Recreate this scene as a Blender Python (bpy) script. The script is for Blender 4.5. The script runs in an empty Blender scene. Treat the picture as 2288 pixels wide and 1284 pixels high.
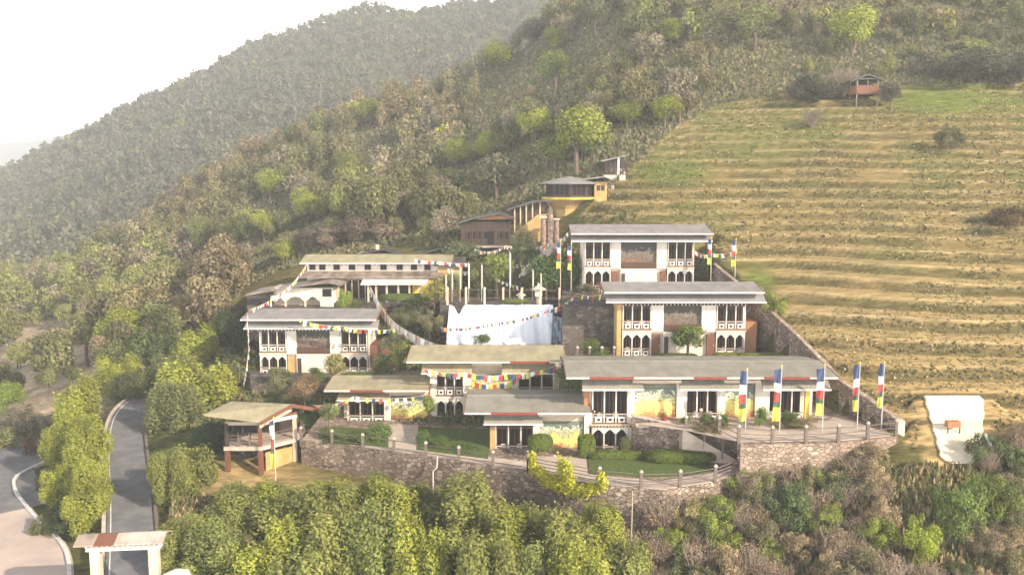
import bpy, math, random
import numpy as np
from mathutils import Vector
R = math.radians
random.seed(7); rng = np.random.default_rng(7)
scene = bpy.context.scene
col = scene.collection

# ------------------------------------------------------------------ camera
F = 1144 / math.tan(R(30)); PITCH = math.atan(242 / F)
cd = bpy.data.cameras.new("camera"); cam = bpy.data.objects.new("camera", cd); col.objects.link(cam)
cd.sensor_fit = 'HORIZONTAL'; cd.angle = R(60); cd.clip_start = 0.5; cd.clip_end = 20000
cam.location = (0, 0, 0); cam.rotation_euler = (R(90) - PITCH, 0, 0)
scene.camera = cam
# ------------------------------------------------------------------ light
SUN = Vector((0.74, -0.60, 0.46)).normalized()
w = bpy.data.worlds.new("World"); scene.world = w; w.use_nodes = True
nt = w.node_tree; nt.nodes.clear()
sky = nt.nodes.new('ShaderNodeTexSky'); sky.sky_type = 'NISHITA'; sky.sun_disc = False
sky.sun_elevation = math.asin(SUN.z); sky.sun_rotation = math.atan2(SUN.x, SUN.y)
sky.dust_density = 5.0; sky.air_density = 1.0; sky.ozone_density = 1.0
mixw = nt.nodes.new('ShaderNodeMix'); mixw.data_type = 'RGBA'; mixw.inputs[0].default_value = 0.75
wtc = nt.nodes.new('ShaderNodeTexCoord'); wsx = nt.nodes.new('ShaderNodeSeparateXYZ'); wrp = nt.nodes.new('ShaderNodeValToRGB')
wrp.color_ramp.elements[0].position = 0.22; wrp.color_ramp.elements[0].color = (1, .99, .98, 1); wrp.color_ramp.elements[1].position = .36; wrp.color_ramp.elements[1].color = (.07, .076, .09, 1)
wml = nt.nodes.new('ShaderNodeVectorMath'); wml.operation = 'SCALE'; wml.inputs['Scale'].default_value = 30.0   # thin white overcast, brightest low down
nt.links.new(wtc.outputs['Generated'], wsx.inputs[0]); nt.links.new(wsx.outputs[2], wrp.inputs[0]); nt.links.new(wrp.outputs[0], wml.inputs[0]); nt.links.new(wml.outputs[0], mixw.inputs[7])
bg = nt.nodes.new('ShaderNodeBackground'); bg.inputs[1].default_value = 0.105
wo = nt.nodes.new('ShaderNodeOutputWorld')
nt.links.new(sky.outputs[0], mixw.inputs[6]); nt.links.new(mixw.outputs[2], bg.inputs[0]); nt.links.new(bg.outputs[0], wo.inputs[0])
sd = bpy.data.lights.new("sun", 'SUN'); sd.energy = 5.0; sd.angle = R(0.6); sd.color = (1.0, 0.87, 0.70)
so = bpy.data.objects.new("sun", sd); col.objects.link(so)
so.rotation_euler = (-SUN).to_track_quat('-Z', 'Y').to_euler()
scene.view_settings.view_transform = 'Standard'; scene.view_settings.look = 'None'
scene.view_settings.exposure = 0.72; scene.view_settings.gamma = 1.0
scene.render.engine = 'CYCLES'
scene.cycles.max_bounces = 5; scene.cycles.diffuse_bounces = 3; scene.cycles.volume_bounces = 2
scene.cycles.transparent_max_bounces = 4

# ------------------------------------------------------------------ projection helpers (where things of the place stand)
cp, sp = math.cos(PITCH), math.sin(PITCH)
def ray(px, py):
    a = px - 1144; b = 642 - py
    return a, F * cp + b * sp, -F * sp + b * cp
def P(px, py, D):
    x, y, z = ray(px, py); k = D / y
    return Vector((x * k, D, z * k))
def Pz(px, py, z0):
    x, y, z = ray(px, py); k = z0 / z
    return Vector((x * k, y * k, z0))
def proj(x, y, z):
    d = y * cp - z * sp; u = y * sp + z * cp
    return 1144 + F * x / d, 642 - F * u / d

# ------------------------------------------------------------------ tags
def tag(o, label=None, cat=None, group=None, kind=None):
    if label: o['label'] = label
    if cat: o['category'] = cat
    if group: o['group'] = group
    if kind: o['kind'] = kind
    return o
def empty(name, loc, label, cat, group=None, rz=0):
    o = bpy.data.objects.new(name, None); col.objects.link(o); o.location = loc; o.rotation_euler = (0, 0, rz)
    o.empty_display_size = 0.3
    return tag(o, label, cat, group)
def copy_tree(o, parent=None):
    c = o.copy(); col.objects.link(c); c.parent = parent
    for ch in KIDS.get(o.name, []):
        d = copy_tree(ch, c)
        KIDS.setdefault(c.name, []).append(d)
    return c
KIDS = {}
ORD = ['first', 'second', 'third', 'fourth', 'fifth', 'sixth', 'seventh', 'eighth', 'ninth', 'tenth', 'eleventh', 'twelfth', 'thirteenth', 'fourteenth', 'fifteenth', 'sixteenth', 'seventeenth', 'eighteenth', 'nineteenth', 'twentieth']

# ------------------------------------------------------------------ materials
def newmat(name):
    m = bpy.data.materials.new(name); m.use_nodes = True
    n = m.node_tree.nodes; b = n['Principled BSDF']; return m, n, m.node_tree.links, b
def mat(name, c1, c2=None, scale=3.0, rough=0.8, bump=0.0, metal=0.0, stretch=(1, 1, 1), detail=6, spec=0.3):
    m, n, l, b = newmat(name)
    b.inputs['Roughness'].default_value = rough; b.inputs['Metallic'].default_value = metal
    b.inputs['Specular IOR Level'].default_value = spec
    if c2 is None: c2 = tuple(x * 0.78 for x in c1)
    tc = n.new('ShaderNodeTexCoord'); mp = n.new('ShaderNodeMapping'); mp.inputs['Scale'].default_value = stretch
    nz = n.new('ShaderNodeTexNoise'); nz.inputs['Scale'].default_value = scale; nz.inputs['Detail'].default_value = detail
    nz.inputs['Roughness'].default_value = 0.65
    rp = n.new('ShaderNodeValToRGB'); rp.color_ramp.elements[0].position = 0.36; rp.color_ramp.elements[1].position = 0.64
    rp.color_ramp.elements[0].color = (*c2, 1); rp.color_ramp.elements[1].color = (*c1, 1)
    l.new(tc.outputs['Object'], mp.inputs[0]); l.new(mp.outputs[0], nz.inputs['Vector'])
    l.new(nz.outputs[0], rp.inputs[0]); l.new(rp.outputs[0], b.inputs['Base Color'])
    if bump:
        bp = n.new('ShaderNodeBump'); bp.inputs['Strength'].default_value = 0.7; bp.inputs['Distance'].default_value = bump
        l.new(nz.outputs[0], bp.inputs['Height']); l.new(bp.outputs[0], b.inputs['Normal'])
    return m
def stone_mat(name, cols, scale=2.2, mortar=(0.13, 0.105, 0.08), bump=0.06):
    m, n, l, b = newmat(name); b.inputs['Roughness'].default_value = 0.95
    tc = n.new('ShaderNodeTexCoord'); mp = n.new('ShaderNodeMapping'); mp.inputs['Scale'].default_value = (1, 1, 1.5)
    v = n.new('ShaderNodeTexVoronoi'); v.inputs['Scale'].default_value = scale
    ve = n.new('ShaderNodeTexVoronoi'); ve.feature = 'DISTANCE_TO_EDGE'; ve.inputs['Scale'].default_value = scale
    nz = n.new('ShaderNodeTexNoise'); nz.inputs['Scale'].default_value = 0.35; nz.inputs['Detail'].default_value = 8
    rp = n.new('ShaderNodeValToRGB'); cr = rp.color_ramp
    while len(cr.elements) < len(cols): cr.elements.new(0.5)
    for i, c in enumerate(cols):
        cr.elements[i].position = i / (len(cols) - 1); cr.elements[i].color = (*c, 1)
    sepv = n.new('ShaderNodeSeparateColor')
    l.new(tc.outputs['Object'], mp.inputs[0]); l.new(mp.outputs[0], v.inputs['Vector']); l.new(mp.outputs[0], ve.inputs['Vector'])
    l.new(tc.outputs['Object'], nz.inputs['Vector'])
    l.new(v.outputs['Color'], sepv.inputs[0]); l.new(sepv.outputs[0], rp.inputs[0])
    mr = n.new('ShaderNodeMapRange'); mr.inputs[1].default_value = 0.01; mr.inputs[2].default_value = 0.09
    l.new(ve.outputs['Distance'], mr.inputs[0])
    mx = n.new('ShaderNodeMix'); mx.data_type = 'RGBA'; mx.inputs[6].default_value = (*mortar, 1)
    l.new(mr.outputs[0], mx.inputs[0]); l.new(rp.outputs[0], mx.inputs[7])
    mx2 = n.new('ShaderNodeMix'); mx2.data_type = 'RGBA'; mx2.blend_type = 'MULTIPLY'; mx2.inputs[0].default_value = 0.75
    r2 = n.new('ShaderNodeValToRGB'); r2.color_ramp.elements[0].position = 0.38; r2.color_ramp.elements[1].position = 0.62
    r2.color_ramp.elements[0].color = (0.55, 0.5, 0.45, 1); r2.color_ramp.elements[1].color = (1, 0.97, 0.92, 1)
    l.new(nz.outputs[0], r2.inputs[0]); l.new(mx.outputs[2], mx2.inputs[6]); l.new(r2.outputs[0], mx2.inputs[7])
    l.new(mx2.outputs[2], b.inputs['Base Color'])
    bp = n.new('ShaderNodeBump'); bp.inputs['Strength'].default_value = 1; bp.inputs['Distance'].default_value = bump
    l.new(mr.outputs[0], bp.inputs['Height']); l.new(bp.outputs[0], b.inputs['Normal'])
    return m
def roof_mat(name, c1, c2, rough=0.55):
    m, n, l, b = newmat(name); b.inputs['Roughness'].default_value = rough; b.inputs['Specular IOR Level'].default_value = 0.35
    tc = n.new('ShaderNodeTexCoord')
    nz = n.new('ShaderNodeTexNoise'); nz.inputs['Scale'].default_value = 0.6; nz.inputs['Detail'].default_value = 9
    n2 = n.new('ShaderNodeTexNoise'); n2.inputs['Scale'].default_value = 1.0; n2.inputs['Detail'].default_value = 4
    mp = n.new('ShaderNodeMapping'); mp.inputs['Scale'].default_value = (1.2, 0.5, 0.5)
    wv = n.new('ShaderNodeTexWave'); wv.inputs['Scale'].default_value = 1.1; wv.bands_direction = 'X'
    rp = n.new('ShaderNodeValToRGB'); rp.color_ramp.elements[0].position = 0.42; rp.color_ramp.elements[1].position = 0.58
    rp.color_ramp.elements[0].color = (*[c * .95 for c in c2], 1); rp.color_ramp.elements[1].color = (*c1, 1)
    ad = n.new('ShaderNodeMath'); ad.operation = 'ADD'; hf = n.new('ShaderNodeMath'); hf.operation = 'MULTIPLY'; hf.inputs[1].default_value = 0.5
    l.new(tc.outputs['Object'], nz.inputs['Vector']); l.new(tc.outputs['Object'], mp.inputs[0]); l.new(mp.outputs[0], n2.inputs['Vector'])
    l.new(tc.outputs['Object'], wv.inputs['Vector'])
    l.new(nz.outputs[0], ad.inputs[0]); l.new(n2.outputs[0], ad.inputs[1]); l.new(ad.outputs[0], hf.inputs[0]); l.new(hf.outputs[0], rp.inputs[0])
    l.new(rp.outputs[0], b.inputs['Base Color'])
    bp = n.new('ShaderNodeBump'); bp.inputs['Strength'].default_value = 0.5; bp.inputs['Distance'].default_value = 0.015
    l.new(wv.outputs[0], bp.inputs['Height']); l.new(bp.outputs[0], b.inputs['Normal'])
    return m
def leaf_mat():
    m, n, l, b = newmat('leaves'); b.inputs['Roughness'].default_value = 0.75; b.inputs['Specular IOR Level'].default_value = 0.2
    at = n.new('ShaderNodeAttribute'); at.attribute_name = 'tint'; oi = n.new('ShaderNodeObjectInfo')
    mx = n.new('ShaderNodeMix'); mx.data_type = 'RGBA'; mx.blend_type = 'MULTIPLY'; mx.inputs[0].default_value = 1
    l.new(at.outputs['Color'], mx.inputs[6]); l.new(oi.outputs['Color'], mx.inputs[7]); l.new(mx.outputs[2], b.inputs['Base Color'])
    tr = n.new('ShaderNodeBsdfTranslucent'); l.new(mx.outputs[2], tr.inputs[0])
    ms = n.new('ShaderNodeMixShader'); ms.inputs[0].default_value = 0.22
    l.new(b.outputs[0], ms.inputs[1]); l.new(tr.outputs[0], ms.inputs[2]); l.new(ms.outputs[0], n['Material Output'].inputs[0])
    return m
def ground_mat():
    m, n, l, b = newmat('ground'); b.inputs['Roughness'].default_value = 0.95; b.inputs['Specular IOR Level'].default_value = 0.1
    at = n.new('ShaderNodeAttribute'); at.attribute_name = 'tint'; tc = n.new('ShaderNodeTexCoord')
    mp = n.new('ShaderNodeMapping'); mp.inputs['Scale'].default_value = (0.35, 1, 2.2)
    n1 = n.new('ShaderNodeTexNoise'); n1.inputs['Scale'].default_value = 1.4; n1.inputs['Detail'].default_value = 10; n1.inputs['Roughness'].default_value = 0.75
    l.new(tc.outputs['Object'], mp.inputs[0]); l.new(mp.outputs[0], n1.inputs['Vector'])
    rp = n.new('ShaderNodeValToRGB'); rp.color_ramp.elements[0].position = 0.36; rp.color_ramp.elements[1].position = 0.66
    rp.color_ramp.elements[0].color = (0.42, 0.42, 0.36, 1); rp.color_ramp.elements[1].color = (1.35, 1.28, 1.2, 1)
    mx = n.new('ShaderNodeMix'); mx.data_type = 'RGBA'; mx.blend_type = 'MULTIPLY'; mx.inputs[0].default_value = 1
    l.new(n1.outputs[0], rp.inputs[0]); l.new(at.outputs['Color'], mx.inputs[6]); l.new(rp.outputs[0], mx.inputs[7])
    l.new(mx.outputs[2], b.inputs['Base Color'])
    bp = n.new('ShaderNodeBump'); bp.inputs['Strength'].default_value = 0.9; bp.inputs['Distance'].default_value = 0.35
    l.new(n1.outputs[0], bp.inputs['Height']); l.new(bp.outputs[0], b.inputs['Normal'])
    return m
def mural_mat(name, dark):
    # a painted panel: dark green top with pale cloud strokes, a yellow field, an orange fence band at the foot
    m, n, l, b = newmat(name); b.inputs['Roughness'].default_value = 0.8
    tc = n.new('ShaderNodeTexCoord'); sx = n.new('ShaderNodeSeparateXYZ'); l.new(tc.outputs['Generated'], sx.inputs[0])
    nz = n.new('ShaderNodeTexNoise'); nz.inputs['Scale'].default_value = 1.8; nz.inputs['Detail'].default_value = 10; nz.inputs['Distortion'].default_value = 1.2
    l.new(tc.outputs['Object'], nz.inputs['Vector'])
    ma = n.new('ShaderNodeMath'); ma.operation = 'MULTIPLY_ADD'; ma.inputs[1].default_value = 1.1; 
    l.new(nz.outputs[0], ma.inputs[0]); sub = n.new('ShaderNodeMath'); sub.operation = 'SUBTRACT'; sub.inputs[1].default_value = 0.54
    l.new(sx.outputs[2], sub.inputs[0]); l.new(sub.outputs[0], ma.inputs[2])
    rp = n.new('ShaderNodeValToRGB'); cr = rp.color_ramp
    if dark: st = [(0.0, (.20, .08, .04)), (.22, (.26, .11, .06)), (.30, (.07, .05, .04)), (.42, (.20, .16, .13)), (.47, (.08, .055, .04)), (.60, (.17, .12, .08)), (.66, (.22, .20, .17)), (.70, (.055, .05, .04)), (1, (.06, .055, .045))]
    else: st = [(0.0, (.55, .22, .09)), (.14, (.60, .30, .13)), (.20, (.72, .60, .17)), (.45, (.74, .63, .20)), (.56, (.22, .26, .12)), (.72, (.62, .58, .48)), (.80, (.10, .14, .10)), (1, (.14, .17, .14))]
    while len(cr.elements) < len(st): cr.elements.new(0.5)
    for e, (p, c) in zip(cr.elements, st): e.position = p; e.color = (*c, 1)
    l.new(ma.outputs[0], rp.inputs[0]); l.new(rp.outputs[0], b.inputs['Base Color'])
    return m
def asphalt_mat():
    m = mat('asphalt', (0.20, 0.19, 0.195), (0.13, 0.125, 0.13), .5, 0.85, 0.01)
    return m
M = dict(
    plaster=mat('plaster', (0.76, 0.69, 0.60), (0.60, 0.52, 0.43), 0.7, 0.9, 0.01),
    cream=mat('cream plaster', (0.62, 0.52, 0.40), (0.48, 0.39, 0.29), 0.8, 0.9, 0.01),
    white=mat('white paint', (0.74, 0.69, 0.62), (0.60, 0.54, 0.46), 4, 0.6),
    ochre=mat('ochre plaster', (0.52, 0.36, 0.15), (0.38, 0.25, 0.10), 0.9, 0.9, 0.01),
    yellow=mat('yellow paint', (0.75, 0.58, 0.10), (0.62, 0.44, 0.09), 1.5, 0.8),
    wood=mat('brown timber', (0.11, 0.058, 0.036), (0.06, 0.034, 0.023), 5, 0.7, 0.01, stretch=(4, 4, .5)),
    darkwood=mat('dark timber', (0.075, 0.055, 0.045), (0.035, 0.027, 0.022), 4, 0.75, 0.01, stretch=(4, 4, .5)),
    redwood=mat('red brown door', (0.22, 0.095, 0.055), (0.14, 0.06, 0.038), 4, 0.6, stretch=(4, 4, .5)),
    orangewood=mat('orange brown boards', (0.42, 0.20, 0.09), (0.28, 0.13, 0.07), 3, 0.7, stretch=(4, 4, .5)),
    red=mat('red paint', (0.27, 0.055, 0.04), (0.17, 0.04, 0.03), 3, 0.6),
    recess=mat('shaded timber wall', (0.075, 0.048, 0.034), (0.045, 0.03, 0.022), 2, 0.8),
    roof=roof_mat('grey metal roof', (0.275, 0.255, 0.205), (0.235, 0.215, 0.175), .8),
    roof_blue=roof_mat('blue grey metal roof', (0.27, 0.25, 0.24), (0.225, 0.21, 0.20), .8),
    roof_tan=roof_mat('tan metal roof', (0.36, 0.31, 0.19), (0.29, 0.25, 0.165), .8),
    roof_rust=roof_mat('weathered sheet roof', (0.33, 0.26, 0.21), (0.17, 0.13, 0.11)),
    roof_dark=roof_mat('dark slate roof', (0.10, 0.095, 0.09), (0.06, 0.055, 0.05)),
    roof_pale=roof_mat('worn pale sheet roof', (0.50, 0.43, 0.37), (0.36, 0.30, 0.26)),
    roof_white=roof_mat('pale sheet roof', (0.72, 0.66, 0.58), (0.58, 0.52, 0.46)),
    stone=stone_mat('rubble stone', [(.17, .13, .11), (.36, .27, .22), (.25, .19, .15), (.52, .43, .36), (.29, .22, .18)]),
    darkstone=stone_mat('dark rubble stone', [(.07, .06, .055), (.14, .12, .11), (.10, .085, .075), (.26, .22, .20)]),
    palestone=stone_mat('pale rubble stone', [(.24, .18, .14), (.44, .34, .27), (.33, .25, .20), (.56, .46, .37)], mortar=(.3, .22, .17)),
    paving=mat('stone paving', (0.56, 0.46, 0.38), (0.38, 0.30, 0.25), 1.6, 0.9, 0.02, stretch=(0.4, 1.6, 1)),
    coping=mat('stone coping', (0.60, 0.50, 0.42), (0.42, 0.34, 0.28), 2.5, 0.9, 0.01),
    post=mat('grey stone post', (0.20, 0.155, 0.13), (0.13, 0.10, 0.085), 5, 0.9),
    concrete=mat('pale concrete', (0.80, 0.72, 0.56), (0.62, 0.52, 0.38), 0.5, 0.9, 0.05, stretch=(1, 1, 2)),
    asphalt=asphalt_mat(),
    palepave=mat('dusty apron', (0.55, 0.44, 0.37), (0.42, 0.34, 0.30), 0.25, 0.9),
    line=mat('white road line', (0.75, 0.73, 0.68), (0.5, 0.48, 0.45), 3, 0.8),
    lawn=mat('mown grass', (0.10, 0.14, 0.03), (0.055, 0.08, 0.02), 2.5, 0.95, 0.03),
    flagw=mat('white cloth', (0.80, 0.80, 0.82), (0.72, 0.72, 0.75), 2, 0.9),
    tarp=mat('white sheet', (0.84, 0.86, 0.90), (0.74, 0.77, 0.84), 0.8, 0.7, 0.15, stretch=(2, 1, .4)),  # bluish second tone puts fold shade into the cloth colour
    bark=mat('bark', (0.16, 0.12, 0.09), (0.09, 0.065, 0.05), 4, 0.95, stretch=(3, 3, .6)),
    palebark=mat('pale bark', (0.34, 0.28, 0.21), (0.2, 0.16, 0.12), 4, 0.95, stretch=(3, 3, .6)),
    metal=mat('grey metal', (0.55, 0.54, 0.52), (0.42, 0.41, 0.40), 3, 0.5),
    pole=mat('pale wooden pole', (0.62, 0.54, 0.40), (0.46, 0.38, 0.28), 3, 0.8),
)
for k, c in dict(fblue=(.065, .085, .17), fwhite=(.76, .74, .72), fred=(.42, .07, .06), fgreen=(.08, .13, .08), fyellow=(.58, .56, .10), forange=(.62, .25, .05), fgrey=(.55, .50, .46)).items():
    M[k] = mat('flag ' + k[1:], c, tuple(x * .75 for x in c), 6, 0.9)
M['mural'] = mural_mat('painted mural', False); M['mural_dark'] = mural_mat('dark painted mural', True)
def glass():
    m, n, l, b = newmat('window glass'); b.inputs['Base Color'].default_value = (0.012, 0.009, 0.008, 1); b.inputs['Roughness'].default_value = 0.3
    b.inputs['Specular IOR Level'].default_value = 0.12
    return m
M['glass'] = glass(); LEAF = leaf_mat(); GROUND = ground_mat()

# ------------------------------------------------------------------ mesh builder
class MB:
    def __init__(s): s.v = []; s.f = []; s.ch = []
    def split(s, name, m, parent=None, label=None):
        out = []
        for vs, fs in s.ch: b = MB(); b.add(vs, fs); out.append(b.build(name, m, parent, None, label))
        return out
    def add(s, vs, fs):
        s.ch.append((vs, fs)); o = len(s.v); s.v += [tuple(v) for v in vs]; s.f += [tuple(i + o for i in f) for f in fs]; return s
    def box(s, x0, x1, y0, y1, z0, z1):
        return s.add([(x0, y0, z0), (x1, y0, z0), (x1, y1, z0), (x0, y1, z0), (x0, y0, z1), (x1, y0, z1), (x1, y1, z1), (x0, y1, z1)],
                     [(0, 3, 2, 1), (4, 5, 6, 7), (0, 1, 5, 4), (1, 2, 6, 5), (2, 3, 7, 6), (3, 0, 4, 7)])
    def obox(s, a, b, wd, h):        # a bar from a to b, width wd (horizontal), height h
        a = Vector(a); b = Vector(b); d = (b - a); hd = Vector((d.x, d.y, 0))
        n = Vector((-hd.y, hd.x, 0)).normalized() * wd / 2 if hd.length > 1e-6 else Vector((0, wd / 2, 0)); u = Vector((0, 0, h / 2))
        if hd.length <= 1e-6: u = Vector((h / 2, 0, 0))
        vs = [p + i * n + j * u for p in (a, b) for (i, j) in ((-1, -1), (1, -1), (1, 1), (-1, 1))]
        return s.add(vs, [(0, 1, 2, 3), (7, 6, 5, 4), (0, 4, 5, 1), (1, 5, 6, 2), (2, 6, 7, 3), (3, 7, 4, 0)])
    def prism(s, pts, z0, z1):       # polygon in plan; z1 may be a list
        n = len(pts); zt = z1 if isinstance(z1, (list, tuple)) else [z1] * n; zb = z0 if isinstance(z0, (list, tuple)) else [z0] * n
        vs = [(p[0], p[1], zb[i]) for i, p in enumerate(pts)] + [(p[0], p[1], zt[i]) for i, p in enumerate(pts)]
        return s.add(vs, [tuple(range(n - 1, -1, -1)), tuple(range(n, 2 * n))] + [(i, (i + 1) % n, n + (i + 1) % n, n + i) for i in range(n)])
    def xprism(s, prof, x0, x1):     # profile (y,z) extruded along x
        n = len(prof)
        vs = [(x0, p[0], p[1]) for p in prof] + [(x1, p[0], p[1]) for p in prof]
        return s.add(vs, [tuple(range(n)), tuple(range(2 * n - 1, n - 1, -1))] + [(i, n + i, n + (i + 1) % n, (i + 1) % n) for i in range(n)])
    def yprism(s, prof, y0, y1):     # profile (x,z) extruded along y
        n = len(prof)
        vs = [(p[0], y0, p[1]) for p in prof] + [(p[0], y1, p[1]) for p in prof]
        return s.add(vs, [tuple(range(n)), tuple(range(2 * n - 1, n - 1, -1))] + [((i + 1) % n, n + (i + 1) % n, n + i, i) for i in range(n)])
    def tube(s, pts, rad, k=6):
        pts = [Vector(p) for p in pts]; n = len(pts); base = len(s.v)
        rr = rad if isinstance(rad, (list, tuple)) else [rad] * n
        for i, p in enumerate(pts):
            d = (pts[min(i + 1, n - 1)] - pts[max(i - 1, 0)]).normalized()
            a = d.orthogonal().normalized(); b = d.cross(a)
            for j in range(k):
                t = 2 * math.pi * j / k; s.v.append(tuple(p + (a * math.cos(t) + b * math.sin(t)) * rr[i]))
        for i in range(n - 1):
            for j in range(k):
                s.f.append((base + i * k + j, base + i * k + (j + 1) % k, base + (i + 1) * k + (j + 1) % k, base + (i + 1) * k + j))
        s.f.append(tuple(base + j for j in range(k))[::-1]); s.f.append(tuple(base + (n - 1) * k + j for j in range(k)))
        return s
    def lathe(s, prof, cx=0, cy=0, k=10):   # (r,z)
        base = len(s.v); n = len(prof)
        for r, z in prof:
            for j in range(k): t = 2 * math.pi * j / k; s.v.append((cx + r * math.cos(t), cy + r * math.sin(t), z))
        for i in range(n - 1):
            for j in range(k): s.f.append((base + i * k + j, base + i * k + (j + 1) % k, base + (i + 1) * k + (j + 1) % k, base + (i + 1) * k + j))
        s.f.append(tuple(base + j for j in range(k))[::-1]); s.f.append(tuple(base + (n - 1) * k + j for j in range(k)))
        return s
    def build(s, name, m, parent=None, loc=None, label=None):
        me = bpy.data.meshes.new(name); me.from_pydata(s.v, [], s.f); me.update()
        me.materials.append(M[m] if isinstance(m, str) else m)
        o = bpy.data.objects.new(name, me); col.objects.link(o)
        if loc is not None: o.location = loc
        if parent is not None: o.parent = parent; KIDS.setdefault(parent.name, []).append(o)
        if label: o['label'] = label
        return o
def quads(name, V, tint, m=None, parent=None, loc=None):
    """V (n,4,3) array of quads, tint (n,3)"""
    n = len(V); me = bpy.data.meshes.new(name)
    me.vertices.add(4 * n); me.vertices.foreach_set('co', V.reshape(-1).astype(np.float32))
    me.loops.add(4 * n); me.loops.foreach_set('vertex_index', np.arange(4 * n, dtype=np.int32))
    me.polygons.add(n); me.polygons.foreach_set('loop_start', np.arange(0, 4 * n, 4, dtype=np.int32))
    me.update(calc_edges=True)
    a = me.color_attributes.new('tint', 'FLOAT_COLOR', 'POINT')
    t = np.ones((n, 4, 4), np.float32); t[:, :, :3] = tint[:, None, :]
    a.data.foreach_set('color', t.reshape(-1))
    me.materials.append(m or LEAF)
    o = bpy.data.objects.new(name, me); col.objects.link(o)
    if loc is not None: o.location = loc
    if parent is not None: o.parent = parent; KIDS.setdefault(parent.name, []).append(o)
    return o

# ------------------------------------------------------------------ terrain
def vnoise(x, y, s, seed):
    r = np.random.default_rng(seed).random((256, 256)); x = np.asarray(x, float) / s + 1000; y = np.asarray(y, float) / s + 1000
    xi = np.floor(x).astype(int); yi = np.floor(y).astype(int); fx = x - xi; fy = y - yi
    fx = fx * fx * (3 - 2 * fx); fy = fy * fy * (3 - 2 * fy); a = xi % 256; b = yi % 256; a1 = (a + 1) % 256; b1 = (b + 1) % 256
    return (r[a, b] * (1 - fx) + r[a1, b] * fx) * (1 - fy) + (r[a, b1] * (1 - fx) + r[a1, b1] * fx) * fy - 0.5
class TPS:
    def __init__(s, pts, S):
        s.S = S; p = np.array(pts, float); s.c = p[:, :2] / S; n = len(p)
        K = s.k(s.c[:, None, :] - s.c[None]); Pm = np.hstack([np.ones((n, 1)), s.c]); K += np.eye(n) * 1e-3
        A = np.block([[K, Pm], [Pm.T, np.zeros((3, 3))]]); s.w = np.linalg.solve(A, np.concatenate([p[:, 2], np.zeros(3)]))
    def k(s, d): r = np.sqrt((d ** 2).sum(-1)); return r * r * np.log(r + 1e-9)
    def __call__(s, x, y):
        x = np.asarray(x, float); y = np.asarray(y, float); sh = x.shape; q = np.stack([x.ravel(), y.ravel()], 1) / s.S
        out = np.zeros(len(q)) + s.w[-3] + q @ s.w[-2:]
        for i, c in enumerate(s.c): out += s.w[i] * s.k(q - c)
        return out.reshape(sh)
def pd(px, py, D): v = P(px, py, D); return (v.x, v.y, v.z)
def dz(px, D, z): return ((px - 1144) * D / F, D, z)
near_pts = [dz(-100, 42, -31), dz(1144, 42, -34), dz(2400, 42, -32), dz(-100, 65, -29.6), dz(150, 66, -29.4), dz(600, 62, -30), dz(900, 66, -30), dz(1144, 64, -31), dz(1500, 64, -30), dz(1900, 64, -28.5), dz(2300, 64, -27),
    dz(-100, 90, -29.6), dz(100, 85, -29.6), dz(290, 60, -27.4), dz(290, 67, -26.9), dz(280, 85, -25.9), dz(290, 98, -24.9), dz(450, 72, -27.5), dz(420, 100, -24.4), dz(560, 90, -25.5),
    dz(560, 78, -27.3), dz(800, 74, -28.5), dz(1144, 70, -29), dz(1450, 67, -28.3), dz(800, 88, -25.2), dz(1144, 82, -25.5), dz(1450, 84, -25), dz(1650, 70.5, -26.5), dz(1850, 70.5, -25.5), dz(1700, 80, -23),
    dz(900, 97, -23), dz(1144, 95, -22), dz(700, 102, -23.2), dz(1520, 88, -21), dz(1520, 94, -19.6), dz(1430, 108, -14.8), dz(1144, 104, -19), dz(1144, 112, -16.4), dz(850, 118, -16.6), dz(640, 112, -17.2),
    dz(1090, 125, -10.2), pd(1260, 500, 130), pd(1390, 385, 140), dz(1200, 120, -13.5), pd(1330, 480, 124), pd(1700, 690, 97), pd(1620, 600, 107), pd(1830, 810, 85), pd(1900, 880, 79.5), pd(2020, 985, 73),
    pd(2060, 1040, 70), pd(2300, 1070, 69), pd(2300, 900, 77), pd(2100, 900, 77), pd(2050, 800, 84), pd(2300, 600, 102), pd(2000, 600, 102), pd(1720, 600, 107), pd(1650, 400, 131), pd(1950, 400, 126), pd(2300, 300, 136),
    pd(1930, 245, 147), pd(1600, 250, 153), pd(2300, 0, 190), pd(1900, 0, 190), pd(1600, 20, 192), pd(1400, 200, 168), pd(1300, 340, 146), pd(1150, 420, 150), pd(1300, 60, 215), dz(1450, 250, 68), dz(1900, 260, 85), dz(2400, 260, 85),
    pd(1255, 55, 226), pd(1115, 150, 236), pd(960, 240, 250), pd(820, 330, 262), pd(680, 420, 268), pd(540, 510, 272), dz(1255, 270, 18), dz(1115, 275, -5), dz(960, 290, -25), dz(820, 300, -40), dz(600, 310, -50), dz(300, 300, -60), dz(0, 300, -60),
    pd(1050, 300, 210), pd(900, 450, 172), pd(900, 540, 135), pd(700, 540, 145), pd(700, 480, 175), pd(520, 640, 140), pd(500, 560, 180), pd(560, 720, 112), pd(330, 760, 128), pd(300, 700, 165), pd(120, 830, 135), pd(0, 800, 160), pd(-100, 740, 200), pd(200, 720, 170), pd(-50, 930, 112)]
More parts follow.
